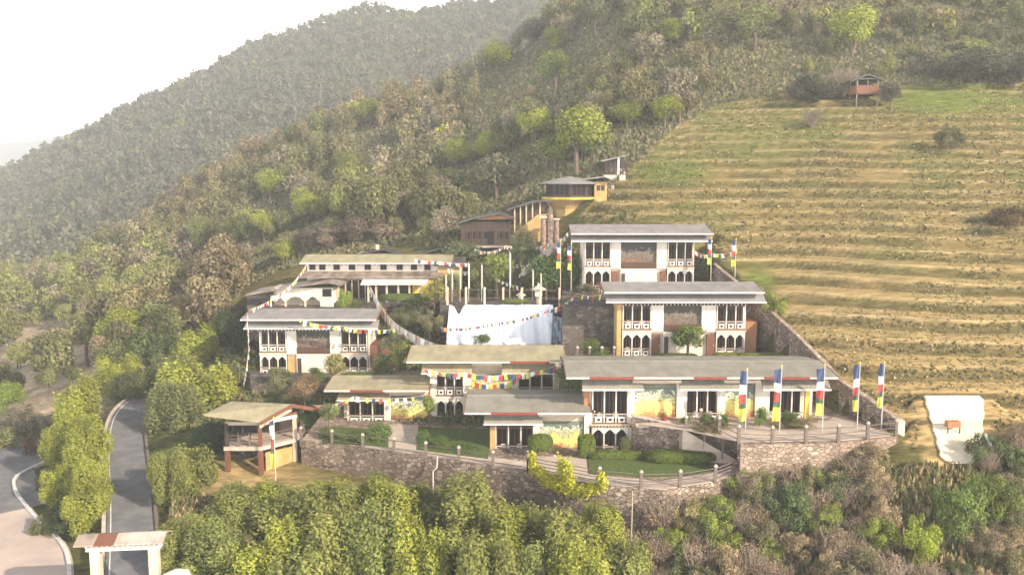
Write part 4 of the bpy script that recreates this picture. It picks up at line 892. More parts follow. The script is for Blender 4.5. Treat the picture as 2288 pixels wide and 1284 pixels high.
# concrete apron on the right
def apron():
    out = [(2064, 886), (2120, 881), (2190, 882), (2200, 897), (2196, 960), (2192, 990), (2178, 1034), (2130, 1036), (2104, 1022), (2092, 975), (2080, 940)]
    H = [hit(px, py) for px, py in out]; A = np.array([[h.x, h.z, 1] for h in H]); sol = np.linalg.lstsq(A, np.array([h.y for h in H]), rcond=None)[0]
    o = H[8].copy(); b = MB(); pts = []; NR, NC = 16, 14
    def face(px, py):
        x, y, z = ray(px, py); k = (sol[2]) / (y - sol[0] * x - sol[1] * z); h = hit(px, py); return Vector((x, y, z)) * (min(k * y, h.y) - .3) / y
    pts = [face(px, py) - o for px, py in out]
    for j in range(NR + 1):
        py = 883 + 152 * j / NR; xl = np.interp(py, [883, 975, 1022, 1035], [2066, 2092, 2104, 2126]) + 2 * math.sin(j * 2.1); xr = np.interp(py, [883, 897, 960, 990, 1035], [2188, 2200, 2196, 2192, 2172]) + 2 * math.sin(j * 1.7)
        for i in range(NC + 1): b.v.append(tuple(face(xl + (xr - xl) * i / NC, py) - o))
    W = NC + 1; n = len(b.v); b.v += [(x, y + .5, z - .25) for x, y, z in b.v]
    for j in range(NR):
        for i in range(NC): a = j * W + i; b.f += [(a, a + W, a + W + 1, a + 1), (n + a, n + a + 1, n + a + W + 1, n + a + W)]
        a = j * W; b.f.append((a, n + a, n + a + W, a + W)); a += NC; b.f.append((a, a + W, n + a + W, n + a))
    for i in range(NC): b.f.append((i, i + 1, n + i + 1, n + i)); a = NR * W + i; b.f.append((a, n + a, n + a + 1, a + 1))
    tag(b.build('concrete_slope', 'concrete', loc=o), 'bright pale tapering concrete face on the field slope at the right', 'concrete face')
    p = o + (pts[8] + pts[7] + pts[0] + pts[2]) / 4; t = empty('red_bench', p, 'small red brown box on legs standing on the pale concrete face', 'bench')
    MB().box(-.55, .55, -.75, -.15, .15, .65).build('box', 'orangewood', t)
    for x in (-.5, .5): MB().box(x - .04, x + .04, -.75, -.67, -.5, .147).build('leg', 'darkwood', t)
    bl = P(2210, 1000, 69); bo = MB().tube([(0, 0, .6), (.5, -.2, -.5)], .13, 7).build('drain_pipe', 'metal', loc=P(2200, 985, 70)); tag(bo, 'short grey pipe lying at the right of the pale concrete face', 'pipe')
apron()

# ------------------------------------------------------------------ roads
def ribbon(name, pts, wid, m, zoff=0, kind='structure', th=.1):
    b = MB(); P_ = [Vector(p) for p in pts]
    # smooth the line
    Q = []
    for i in range(len(P_) - 1):
        p0 = P_[max(i - 1, 0)]; p1 = P_[i]; p2 = P_[i + 1]; p3 = P_[min(i + 2, len(P_) - 1)]
        for k in range(8):
            t = k / 8; Q.append(.5 * ((2 * p1) + (-p0 + p2) * t + (2 * p0 - 5 * p1 + 4 * p2 - p3) * t * t + (-p0 + 3 * p1 - 3 * p2 + p3) * t ** 3))
    Q.append(P_[-1]); n = len(Q); 
    for i, p in enumerate(Q):
        d = (Q[min(i + 1, n - 1)] - Q[max(i - 1, 0)]); d.z = 0; d.normalize(); s = Vector((d.y, -d.x, 0)); wl, wr = wid if isinstance(wid, tuple) else (wid / 2, wid / 2)
        for q_ in (p - s * wl, p + s * wr, p + s * wr - Vector((0, 0, th)), p - s * wl - Vector((0, 0, th))): b.v.append((q_.x, q_.y, q_.z + zoff))
    for i in range(n - 1):
        for j in range(4): b.f.append((i * 4 + j, i * 4 + (j + 1) % 4, (i + 1) * 4 + (j + 1) % 4, (i + 1) * 4 + j))
    b.f += [(0, 1, 2, 3)[::-1], tuple(n * 4 - 4 + j for j in range(4))]
    return b.build(name, m), Q

o_, Q = ribbon('driveway', DRIVE, 3.5, 'asphalt', .1, th=.6); tag(o_, kind='structure')
ZD = {}
def side_line(Q, off, wd, z, name, m, label=None, cat=None, kind=None, th=.05, i0=0, i1=None):
    L = []
    for i in range(i0, i1 or len(Q)):
        d = (Q[min(i + 1, len(Q) - 1)] - Q[max(i - 1, 0)]); d.z = 0; d.normalize(); s = Vector((d.y, -d.x, 0)); L.append(Q[i] + s * off)
    o_, _ = ribbon(name, L[::4] + ([L[-1]] if (len(L) - 1) % 4 else []), wd, m, z, th=th); return tag(o_, label, cat, kind=kind)
side_line(Q, -1.95, .3, .25, 'kerb', 'coping', kind='structure', th=.5)
side_line(Q, 1.95, .3, .25, 'kerb', 'post', kind='structure', th=.5)
side_line(Q, -1.45, .09, .108, 'edge_line', 'line', kind='structure', th=.02)
low = LOWR
o_, Q2 = ribbon('road', low, (9.5, 4.6), 'palepave', .12, th=.5); tag(o_, kind='structure')
o_, _ = ribbon('road_surface', [v + Vector((-.4, 4.0, 0)) for v in low[2:]], 9, 'asphalt', .125 + .004, th=.02); tag(o_, kind='structure')
side_line(Q2, 4.3, .28, .30, 'kerb', 'line', kind='structure', th=.3)

# ------------------------------------------------------------------ fences, posts
def post_fence(pts, n, label, h=1.25, rails=3, zb=ZL, name='post_fence', m='post', cap='coping'):
    r = empty(name, (pts[0][0], pts[0][1], pts[0][2]), label, 'fence'); o = Vector(pts[0]); V = [Vector(p) for p in pts]
    L = [0]
    for a, b in zip(V[:-1], V[1:]): L.append(L[-1] + (b - a).length)
    pos = []
    for i in range(n):
        s = L[-1] * i / (n - 1); k = max(j for j in range(len(L)) if L[j] <= s + 1e-6); k = min(k, len(V) - 2)
        pos.append(V[k].lerp(V[k + 1], (s - L[k]) / (L[k + 1] - L[k])) - o)
    for p in pos:
        q_ = MB().box(p.x - .12, p.x + .12, p.y - .12, p.y + .12, p.z - .6, p.z + h).build('fence_post', m, r)
        MB().lathe([(.17, p.z + h + .002), (.17, p.z + h + .07), (.1, p.z + h + .17), (.02, p.z + h + .22)], p.x, p.y, 6).build('cap', cap, q_)
    b = MB()
    for a, c in zip(pos[:-1], pos[1:]):
        for k in range(rails): z = Vector((0, 0, .3 + (h - .45) * k / max(rails - 1, 1))); b.obox(a + z, c + z, .05, .055)
    b.build('rails', 'post', r); return r
fl = [(x, y + .15, ZL) for x, y in frontL]
post_fence(fl[:5], 8, 'post and rail fence along the lower walkway from the pavilion to the yellow vine', 1.15, 2)
post_fence(fl[4:], 7, 'post and wire fence curving round the right end of the lower walkway', 1.3, 4)
uf = [(x, y + .15, ZU) for x, y in up[3:7]]
post_fence([(P(1565, 975, 76.4).x, 76.4, ZU)] + uf, 8, 'post and rail fence round the upper forecourt edge', 1.35, 3)
post_fence([(a0.x + .3, a0.y - .6, a0.z - .2), (a1.x, a1.y - .6, a1.z)], 4, 'short sloping fence down the near side of the ramp', 1.2, 3)
post_fence([tuple(P(1290, 798, 92)), tuple(P(1372, 798, 92))], 4, 'row of slim pale posts left of the large two storey house', 1.0, 1)
post_fence([tuple(P(1000, 670, 105.5)), tuple(P(1250, 672, 104.5))], 7, 'thin post railing along the terrace edge above the white sheet', 1.4, 2, m='cream')

# ------------------------------------------------------------------ flags
BAND = ['fblue', 'fwhite', 'fred', 'fgreen', 'fyellow']
def banner(loc, H, fh, fw, label, group=None, phase=0.0, side=-1, polem='metal', bands=BAND, frac=None):
    r = empty('flag_pole', loc, label, 'flag pole', group); MB().tube([(0, 0, -.3), (0, 0, H)], [.05, .035], 6).build('pole', polem, r)
    MB().lathe([(.06, H), (.09, H + .08), (.02, H + .2)], 0, 0, 6).build('finial', 'yellow', r)
    z1 = H - .15; frac = frac or [.28, .18, .18, .10, .26]
    for m_, f in zip(bands, frac):
        z0 = z1 - fh * f; b = MB(); K = 5; J = 4
        for s in (0, .02):
            for j in range(J + 1):
                for i in range(K + 1):
                    u = i / K; z = z1 + (z0 - z1) * j / J
                    b.v.append((side * (.04 + fw * u * (1 - .10 * math.sin(z * 1.7 + phase))), s + .16 * u * math.sin(u * 5 + z * 2.1 + phase), z - .12 * u * math.sin(phase + z)))
        W = K + 1; n = W * (J + 1)
        for j in range(J):
            for i in range(K): a = j * W + i; b.f += [(a, a + 1, a + W + 1, a + W), (n + a, n + a + W, n + a + W + 1, n + a + 1)]
        b.build('flag_band', m_, r); z1 = z0 - .01
    return r
for i, (px, top, bot, dist, lb) in enumerate([(1664, 826, 1000, 74.3, 'leftmost'), (1740, 820, 1002, 73.8, 'second from the left'), (1836, 818, 985, 74.2, 'third from the left'), (1914, 812, 975, 75.0, 'fourth from the left'), (1968, 810, 972, 75.2, 'rightmost, beside the boundary wall')]):
    g = P(px, bot, dist); g.z = ZU; H = P(px, top, dist).z - ZU
    fb = (935, 935, 925, 915, 905)[i]; fh = P(px, top, dist).z - P(px, fb, dist).z
    banner(g, H, fh, (.58, .58, .6, .45, .4)[i], 'tall five colour flag banner pole of the forecourt, ' + lb, 'tall flag poles on the forecourt', i * 1.3)
for px, top, bot, D, lb in ((1252, 540, 645, 106.5, 'left one of the flag pair left of the highest house'), (1276, 545, 645, 106.5, 'right one of the flag pair left of the highest house'), (1588, 532, 622, 106, 'coloured flag pole just right of the highest house'), (1642, 535, 622, 105.5, 'coloured flag pole farther right of the highest house')):
    g = P(px, bot, D); banner(g, P(px, top, D).z - g.z, 3.0, .42, lb, 'flag poles by the highest house', px * .1, polem='pole', bands=['fblue', 'fwhite', 'fred', 'fgreen', 'fyellow'], frac=[.2, .22, .2, .12, .26])
g = P(616, 1068, 77.6); banner(g, P(616, 935, 77.6).z - g.z, 4.4, .32, 'flag pole with a tapering coloured banner standing before the pavilion', None, 2, polem='white', frac=[.1, .3, .2, .1, .3])
for i, (px, top) in enumerate(((996, 612), (1010, 600), (1028, 592), (1047, 585), (1076, 588), (1139, 560), (1190, 600), (1208, 608))):
    D = 106.3; g = P(px, 664, D); r = empty('prayer_pole', g, f'{ORD[i]} slim pale prayer pole from the left above the white sheet', 'prayer pole', 'pale prayer poles above the white sheet')
    H = P(px, top, D).z - g.z; MB().tube([(0, 0, -.5), (0, 0, H)], [.045, .03], 5).build('pole', 'pole', r)
    MB().box(.04, .14, -.01, .02, H * .25, H * .95).build('banner', 'fwhite' if i in (3, 5) else 'fgrey', r)
def flag_string(pts, n, label, sz=.42, colors=BAND, sag=0.6, drop=1.2):
    V = [P(*p) for p in pts]; o = V[0]; r = empty('prayer_flag_string', o, label, 'prayer flags')
    path = []
    for a, b in zip(V[:-1], V[1:]):
        for k in range(8): t = k / 8; q_ = a.lerp(b, t) - o; q_.z -= sag * 4 * t * (1 - t); path.append(q_)
    path.append(V[-1] - o); MB().tube(path, .025, 4).build('cord', 'pole', r)
    for i in range(n):
        s = (i + .5 + random.uniform(-.25, .25)) / n * (len(path) - 1); k = int(s); p = path[k].lerp(path[k + 1], s - k); d = (path[k + 1] - path[k]).normalized()
        u = Vector((d.x, d.y, 0)); u = u.normalized() if u.length > .01 else Vector((1, 0, 0)); w_ = sz * .62 * (.7 + .5 * random.random()) ; h = sz * .66 * drop * (.7 + .5 * random.random())
        sl = Vector((0, 0, -1)) * h + Vector((random.uniform(-.12, .12), random.uniform(-.2, .1), 0)); dd = d * w_ * .5
        nrm = Vector((-u.y, u.x, 0)) * .015
        q4 = [p - dd, p + dd, p + dd + sl, p - dd + sl]
        MB().add([v - nrm for v in q4] + [v + nrm for v in q4], [(0, 1, 2, 3), (7, 6, 5, 4), (0, 4, 5, 1), (1, 5, 6, 2), (2, 6, 7, 3), (3, 7, 4, 0)]).build('flag', colors[i % len(colors)] if len(colors) != 99 else 'fwhite', r)
pale = ['fgrey', 'fwhite', 'fgrey', 'fyellow', 'fwhite', 'fred']
flag_string([(688, 585, 112), (640, 645, 107), (556, 692, 100.2)], 30, 'pale prayer flag string rising from the left two storey house to the upper house', .5, pale, .3)
flag_string([(552, 700, 100), (556, 780, 99), (545, 862, 98)], 22, 'string of pale prayer flags hanging down the left side of the left two storey house', .42, pale, .0)
flag_string([(842, 668, 106), (900, 735, 100.5), (1000, 772, 96.5)], 60, 'dense upper string of faded prayer flags falling from the garden to the tan roof', .9, pale, .4, 1.4)
flag_string([(828, 640, 110), (868, 712, 102), (985, 772, 96.2)], 50, 'dense lower string of faded prayer flags next to the left two storey house', .9, ['fgrey', 'fwhite', 'forange', 'fgrey'], .3, 1.4)
flag_string([(668, 712, 99.6), (760, 728, 99.4), (885, 735, 98.5)], 24, 'bright prayer flag string across the front of the left two storey house', .55, ['fyellow', 'fwhite', 'fgreen', 'fyellow', 'fwhite', 'fyellow', 'fred', 'fred', 'fwhite', 'fblue'], .25, 1.3)
flag_string([(985, 732, 98.8), (1100, 722, 98.2), (1232, 690, 98.0)], 30, 'prayer flag string crossing in front of the big white sheet', .42, ['fblue', 'forange', 'fgreen', 'fgrey', 'fred', 'fblue'], .25)
flag_string([(1232, 690, 98), (1290, 655, 99), (1352, 655, 91)], 16, 'prayer flag string from the white sheet to the large two storey house roof', .6, BAND, .3)
flag_string([(946, 822, 87), (1040, 832, 87), (1140, 835, 87.1), (1258, 812, 87)], 34, 'topmost bright prayer flag string along the eave of the flag hung house', .6, ['fred', 'fwhite', 'fyellow', 'fwhite', 'fred', 'fyellow', 'fgreen', 'fblue'], .25, 1.35)
flag_string([(1052, 848, 87.4), (1100, 858, 87.2), (1152, 842, 87.4)], 12, 'middle bright prayer flag string before the painted wall of the flag hung house', .65, ['fyellow', 'fred', 'fyellow', 'fblue', 'fwhite'], .2, 1.5)
flag_string([(1050, 864, 87.4), (1098, 872, 87.2), (1150, 866, 87.4)], 11, 'lowest bright prayer flag string before the painted wall of the flag hung house', .65, ['fyellow', 'fyellow', 'fwhite', 'forange', 'fred'], .15, 1.4)
flag_string([(700, 905, 84), (790, 885, 86.5), (965, 880, 87)], 20, 'sparse prayer flag string along the low house at the left of the front row', .5, ['fblue', 'fred', 'fyellow', 'fwhite', 'fwhite', 'fyellow'], .35, 1.4)

flag_string([(1060, 556, 121), (1130, 548, 119), (1235, 540, 117)], 26, 'small white prayer flags strung between the timber house and the rock pillar', .5, ['fwhite', 'fgrey', 'fwhite', 'forange'], .6, 1.3)
flag_string([(1160, 612, 112.5), (1215, 570, 114), (1268, 520, 116)], 22, 'small white prayer flags climbing beside the stairway', .5, ['fwhite', 'fwhite', 'fgrey', 'fred'], .3, 1.3)
flag_string([(1000, 600, 114), (1080, 600, 112), (1160, 640, 108)], 20, 'pale prayer flag string among the pale poles above the white sheet', .5, ['fwhite', 'fgrey', 'fyellow', 'fwhite'], .4, 1.3)
flag_string([(1110, 575, 119), (1180, 590, 114.5), (1250, 612, 110)], 22, 'pale prayer flag string crossing the planted bank left of the highest house', .5, ['fwhite', 'fgrey', 'fred', 'fwhite'], .4, 1.3)
flag_string([(925, 578, 115), (985, 584, 114), (1045, 588, 113)], 16, 'dark and white prayer flags along the right end of the upper house roof', .6, ['fwhite', 'fblue', 'fwhite', 'fgrey', 'fred'], .1, 1.2)
flag_string([(1552, 560, 107), (1590, 566, 106.5), (1650, 556, 106)], 12, 'faded prayer flag string between the two poles right of the highest house', .5, ['fwhite', 'fred', 'fgrey', 'fyellow'], .3, 1.3)
r = empty('hill_stairs', P(1385, 400, 138.5), 'weathered stair flight with pale stone treads from the yellow cabin up to the open shelter', 'stairs'); mb = MB(); A = P(1340, 440, 134.0) - r.location; B = P(1398, 372, 141) - r.location
for i in range(16): c = A.lerp(B, i / 16); mb.box(c.x - .8, c.x + .8, c.y, c.y + .45, c.z - .9, c.z)
mb.build('treads', 'coping', r); mb = MB(); mb.obox(A + Vector((.9, 0, .9)), B + Vector((.9, 0, .9)), .08, .1)
for i in range(7): c = A.lerp(B, i / 6) + Vector((.9, 0, 0)); MB().box(c.x - .06, c.x + .06, c.y - .06, c.y + .06, c.z - .4, c.z + .9).build('baluster', 'darkwood', r)
mb.build('handrail', 'wood', r)
for px, D, h_, lb in ((1214, 123.5, 3.6, 'left pale stone pillar beneath the eight sided cabin'), (1243, 124.5, 3.4, 'right pale stone pillar beneath the eight sided cabin')):
    r = empty('stone_pillar', P(px, 545, D), lb, 'pillar'); MB().lathe([(.42, -1.5), (.38, h_ * .5), (.34, h_)], 0, 0, 8).build('shaft', 'palestone', r); MB().box(-.5, .5, -.5, .5, h_ + .003, h_ + .2).build('capital', 'coping', r)

# ------------------------------------------------------------------ chairs
def make_chair():
    r = empty('white_chair', (0, 0, 0), 'x', 'chair')
    MB().box(-.25, .25, -.25, .25, .42, .47).build('seat', 'white', r)
    b = MB(); pts = [(-.25, .42), (-.25, .85), (-.15, .97), (.15, .97), (.25, .85), (.25, .42)]; b.yprism([(x, z) for x, z in pts], .20, .25); b.build('backrest', 'white', r)
    for x in (-.22, .22):
        for y in (-.21, .21): MB().box(x - .025, x + .025, y - .025, y + .025, 0, .418).build('leg', 'white', r)
        MB().box(x - .03, x + .03, -.25, .2, .64, .67).build('armrest', 'white', r)
    return r
ch0 = make_chair(); first = True
def chairs(lst, D, zf, where, turn=math.pi):
    global first
    for i, px in enumerate(lst):
        c = ch0 if first else copy_tree(ch0); first = False
        c.location = (P(px, 900, D).x, D, zf); c.rotation_euler = (0, 0, turn + random.uniform(-.5, .5)); c['label'] = ['left', 'right', 'far right'][i] + ' white chair ' + where.replace(' at the left end of the long front house', ', long front house end block'); c['group'] = 'white plastic chairs on the balconies'
zB = P(1560, 1018, 79).z; zBu = P(1560, 946, 79).z
chairs([1340, 1376], 79.5, zBu + .02, 'on the upper balcony at the left end of the long front house')
chairs([1352, 1388], 79.5, zB + .02, 'on the lower balcony at the left end of the long front house')
chairs([1553, 1588], 79.5, zBu + .12, 'on the middle balcony of the long front house')
chairs([1724, 1760], 79.5, zBu + .12, 'on the right balcony of the long front house')
chairs([1124, 1160], 79.5, zB + .1, 'on the balcony of the middle low house')
chairs([995, 1022], 89.5, P(1090, 948, 89).z + .03, 'on the lower balcony of the flag hung house')
chairs([1400, 1428], 94.5, P(1526, 797, 94).z + .05, 'on the lower left balcony of the large two storey house')
chairs([1612, 1646], 94.5, P(1526, 797, 94).z + .05, 'on the lower right balcony of the large two storey house')
chairs([1402, 1430], 94.5, P(1526, 737, 94).z + .05, 'on the upper left balcony of the large two storey house')
# small red container on the forecourt steps, stone lanterns above the sheet, drainpipe
rc = empty('red_planter', P(1483, 949, 77.4), 'small red planter by the steps of the long front house', 'planter'); rc.location.z = ZU + .07
MB().lathe([(.22, 0), (.3, .5), (.33, .55)], 0, 0, 10).build('pot', 'red', rc); MB().lathe([(.2, .552), (.14, .75), (.04, .85)], 0, 0, 8).build('plant', 'lawn', rc)
for px, D, big, lb in ((1164, 105.8, 1, 'small flat topped pale stone lantern above the white sheet'), (1203, 105.9, 1.45, 'taller pale stone shrine with pointed top above the white sheet')):
    g = P(px, 676, D); g.z = -15.4; r = empty('stone_lantern', g, lb, 'lantern')
    MB().lathe([(.45 * big, 0), (.4 * big, .3), (.2 * big, .4), (.2 * big, 1.0 * big)], 0, 0, 8).build('base', 'coping', r)
    MB().box(-.3 * big, .3 * big, -.3 * big, .3 * big, 1.0 * big + .003, 1.5 * big).build('chamber', 'white', r)
    MB().lathe([(.62 * big, 1.503 * big), (.6 * big, 1.6 * big), (.15 * big, 1.85 * big), (.05 * big, 2.1 * big)], 0, 0, 8).build('cap', 'coping', r)
fp = Pz(968, 1024, ZL); r = MB().tube([(0, -.15, -3.0), (0, -.15, -1.0), (.35, -.15, -.7), (.4, -.15, .3)], .06, 7).build('drainpipe', 'white', loc=(fp.x, fp.y - .25, ZL)); tag(r, 'white drainpipe with a bend on the face of the long retaining wall', 'pipe')
tag(MB().box(-14, -4, 0, 8, -3, 3.2).xprism([(-1, 3.4), (4, 5), (9, 3.4), (4, 4.6)], -15, -3).build('hill_house', 'roof_white', loc=P(1132, 60, 880)), 'tiny bright roof far off on the blue hill near the top edge', 'house')

# ------------------------------------------------------------------ vegetation
def crown(n, rx, ry, rz, zc, leaf, lobes=9, seed=0, lobe_r=(.34, .55), flat=.0, spread=.62, tv=.28, up=0.25, stretch=1.0, lz=1.0):
    g = np.random.default_rng(seed)
    d = g.normal(size=(lobes, 3)); d /= np.linalg.norm(d, axis=1)[:, None]; c = d * (g.random((lobes, 1)) ** .5) * spread
    lr = g.uniform(*lobe_r, lobes); k = g.choice(lobes, n, p=lr ** 2 / (lr ** 2).sum())
    dd = g.normal(size=(n, 3)); dd /= np.linalg.norm(dd, axis=1)[:, None]
    rad = lr[k] * (1 - .45 * g.random(n) ** 2.2) * (1 + .12 * g.normal(size=n))
    p = c[k] + dd * rad[:, None] * np.array([1, 1, lz])
    p = p * np.array([rx, ry, rz]) + np.array([0, 0, zc])
    nr = dd + g.normal(size=(n, 3)) * .55 + np.array([0, 0, up]); nr /= np.linalg.norm(nr, axis=1)[:, None]
    t = np.cross(nr, g.normal(size=(n, 3))); t /= np.linalg.norm(t, axis=1)[:, None] + 1e-9; b = np.cross(nr, t)
    s = leaf * g.uniform(.6, 1.35, n)[:, None]
    V = np.stack([p - t * s * .5 * stretch, p - b * s * .42, p + t * s * .5 * stretch, p + b * s * .42], 1)
    lt = 1 + g.uniform(-tv, tv, lobes)[k]; tint = (lt * (1 + g.uniform(-.22, .22, n)))[:, None] * (1 + g.uniform(-.06, .06, (n, 3)))
    return V, tint
def trunk_mb(h, r0, zc, rx, seed, limbs=5):
    g = random.Random(seed); b = MB(); b.tube([(0, 0, -.8), (g.uniform(-.1, .1), g.uniform(-.1, .1), h * .5), (g.uniform(-.2, .2), g.uniform(-.2, .2), h)], [r0, r0 * .75, r0 * .4], 7)
    for i in range(limbs):
        t = 2 * math.pi * i / limbs + g.random(); z = h * g.uniform(.45, .85); e = rx * g.uniform(.45, .75)
        b.tube([(0, 0, z), (math.cos(t) * e * .5, math.sin(t) * e * .5, z + (zc - z) * .4 + .2), (math.cos(t) * e, math.sin(t) * e, z + (zc - z) * .9 + .6)], [r0 * .45, r0 * .3, r0 * .12], 5)
    return b
TK = {}
def tree_kind(key, name, crown_args, trunk_args, cat, bark='bark'):
    """prototype meshes: several variants of one kind"""
    TK[key] = dict(name=name, cat=cat, cm=[], tm=[], bark=bark)
    for s in range(4):
        V, t = crown(seed=hash(key) % 1000 if False else s * 17 + len(key), **crown_args)
        o = quads('crown', V, t); TK[key]['cm'].append(o.data); bpy.data.objects.remove(o)
        o = trunk_mb(seed=s, **trunk_args).build('trunk', bark); TK[key]['tm'].append(o.data); bpy.data.objects.remove(o)
tree_kind('broad', 'broadleaf_tree', dict(n=3600, rx=2.6, ry=2.6, rz=2.5, zc=3.9, leaf=.28, lobes=18, tv=.35, lobe_r=(.26, .48)), dict(h=3.6, r0=.22, zc=4.2, rx=2.4), 'tree')
tree_kind('lime', 'lime_green_tree', dict(n=7500, rx=2.6, ry=2.6, rz=2.6, zc=3.9, leaf=.19, lobes=18, tv=.2, lobe_r=(.26, .48)), dict(h=3.6, r0=.2, zc=4.2, rx=2.4), 'tree')
tree_kind('dense', 'hedge_tree', dict(n=20000, rx=2.2, ry=2.2, rz=3.1, zc=3.2, leaf=.125, lobes=30, lobe_r=(.17, .33), spread=.78, tv=.25, stretch=1.6, lz=1.9), dict(h=2.4, r0=.18, zc=3, rx=1.8), 'tree')
tree_kind('shrub', 'shrub', dict(n=2400, rx=1.3, ry=1.3, rz=1.0, zc=.85, leaf=.14, lobes=14, tv=.25), dict(h=.7, r0=.07, zc=.9, rx=1.0), 'shrub')
tree_kind('wild', 'wild_shrub', dict(n=6500, rx=1.9, ry=1.9, rz=1.7, zc=1.5, leaf=.105, lobes=26, lobe_r=(.14, .36), spread=.85, tv=.4, stretch=1.4), dict(h=1.6, r0=.08, zc=1.8, rx=1.7), 'shrub')
# bare twiggy bush
def twigs(n, r, h, seed):
    g = random.Random(seed); b = MB()
    for i in range(n):
        t = g.uniform(0, 6.28); e = r * g.uniform(.25, 1); z = h * g.uniform(.5, 1); m_ = Vector((math.cos(t) * e * .45, math.sin(t) * e * .45, z * .55)); E = Vector((math.cos(t) * e, math.sin(t) * e, z))
        b.tube([(0, 0, -.3), m_, E], [.05, .035, .012], 4)
        for j in range(3):
            f = g.uniform(.3, .95); p = m_.lerp(E, f); b.tube([p, p + Vector((g.uniform(-.5, .5), g.uniform(-.5, .5), g.uniform(.2, .8)))], [.02, .008], 3)
    return b
TK['bare'] = dict(name='bare_bush', cat='bush', cm=[], tm=[], bark='palebark')
for s in range(4):
    o = twigs(46, 1.7, 3.0, s + 5).build('trunk', 'palebark'); TK['bare']['tm'].append(o.data); bpy.data.objects.remove(o)
    V, t = crown(1100, 1.8, 1.8, 1.5, 1.9, .09, lobes=14, seed=s + 80, tv=.4, spread=.7); o = quads('crown', V, t); TK['bare']['cm'].append(o.data); bpy.data.objects.remove(o)
def plant(key, loc, colr, label, group=None, s=1.0, sz=None, name=None, cat=None, var=None):
    k = TK[key]; v = random.randrange(4) if var is None else var
    r = bpy.data.objects.new(name or k['name'], None); col.objects.link(r); r.location = loc; r.rotation_euler = (0, 0, random.uniform(0, 6.28)); sz = sz or s
    r.scale = (s * random.uniform(.93, 1.07), s * random.uniform(.93, 1.07), sz); r.empty_display_size = .3
    tag(r, label, cat or k['cat'], group)
    c = bpy.data.objects.new('crown', k['cm'][v]); col.objects.link(c); c.parent = r; j = random.uniform(.88, 1.12); c.color = (colr[0] * j, colr[1] * j, colr[2] * j, 1)
    t = bpy.data.objects.new('trunk', k['tm'][v]); col.objects.link(t); t.parent = r
    return r
LIME = (.34, .37, .065); YG = (.29, .31, .055); HEDGE = (.24, .255, .07); OLIVE = (.19, .205, .08); GREY = (.15, .14, .095); DKGREEN = (.06, .085, .03); BROWN = (.19, .13, .08); PINK = (.27, .18, .13)
ORD = ['first', 'second', 'third', 'fourth', 'fifth', 'sixth', 'seventh', 'eighth', 'ninth', 'tenth', 'eleventh', 'twelfth', 'thirteenth', 'fourteenth', 'fifteenth', 'sixteenth', 'seventeenth', 'eighteenth', 'nineteenth', 'twentieth']
# big dense trees below the retaining wall: (px of centre, top py, D, width px)
row = [(455, 1120, 72, 110), (560, 1085, 73, 100), (640, 1078, 72, 100), (730, 1070, 71, 90), (840, 1068, 71, 90), (960, 1085, 71, 90), (425, 1150, 66, 120), (520, 1100, 69, 120), (600, 1090, 70, 110), (675, 1085, 67.5, 160), (790, 1080, 69, 150), (885, 1078, 68.5, 140), (1035, 1085, 67.5, 160), (1110, 1150, 63, 130), (1200, 1135, 66, 90), (1270, 1150, 62.5, 120), (1345, 1140, 66, 110)]
row2 = [(400, 1175, 61, 110), (470, 1190, 60, 150), (600, 1170, 59, 150), (700, 1165, 57.5, 170), (840, 1160, 58, 160), (930, 1180, 56.5, 130), (1090, 1185, 56, 150), (1160, 1220, 58, 120), (1300, 1215, 56, 150), (1390, 1210, 59, 110)]
def top_tree(key, px, py, D, wpx, colr, label, group=None, base=None, hmul=1.0):
    t = P(px, py, D); wm = wpx * D / F; ref = dict(dense=(3.5, 6.0), broad=(4.9, 6.2), lime=(4.9, 6.3), shrub=(2.4, 1.75), wild=(3.6, 3.0), bare=(3.3, 3.0))[key]
    gz = ground(t.x, t.y) if base is None else base
    h = t.z - gz; hmin = wm * (.85 if key in ('wild', 'bare', 'shrub') else 1.15); gz = min(gz, t.z - hmin); h = max(h, hmin); return plant(key, (t.x, t.y, gz), colr, label, group, wm / ref[0], max(h / ref[1], .3))
row.sort(); row2.sort()
for i, (px, py, D, w_) in enumerate(row): top_tree('dense', px, py, D, w_ * 1.12, (HEDGE, YG, OLIVE)[i % 3 if i % 3 < 2 else 0], f'{ORD[i]} dense tree from the left in the back row under the retaining wall', 'dense trees below the long retaining wall')
for i, (px, py, D, w_) in enumerate(row2): top_tree('dense', px, py, D, w_ * 1.1, (HEDGE, (.23, .26, .075), YG)[i % 3], f'{ORD[i]} dense tree from the left in the front row along the bottom edge', 'dense trees along the bottom edge')
# trees lining the drive, left side and right side
for i, (px, py, D, w_) in enumerate([(165, 850, 92, 110), (150, 905, 86, 120), (185, 945, 82, 110), (170, 985, 78, 120), (205, 1025, 74, 110), (190, 1085, 70, 120), (130, 960, 83, 90), (125, 1040, 76, 80)]):
    top_tree('dense', px, py, D, w_ * .92, YG, f'{ORD[i]} dense yellow green tree up the left side of the drive' if i < 6 else ['upper outermost tree', 'lower outermost tree'][i - 6] + ' on the left side of the drive hedge', 'trees left of the drive')
for i, (px, py, D, w_, lb) in enumerate([(435, 820, 96, 170, 'wide yellow green tree left of the pavilion roof'), (385, 870, 90, 120, 'lower yellow green tree between the drive bend and the pavilion'), (405, 995, 76, 150, 'rounded dense tree right of the drive, left of the pavilion posts'), (470, 940, 84, 90, 'dark green tree hard against the left side of the pavilion'), (375, 1010, 72, 90, 'small dense tree right beside the straight part of the drive')]):
    top_tree('dense', px, py, D, w_ * 1.1, (YG, OLIVE, HEDGE, DKGREEN, HEDGE)[i], lb, 'trees right of the drive')
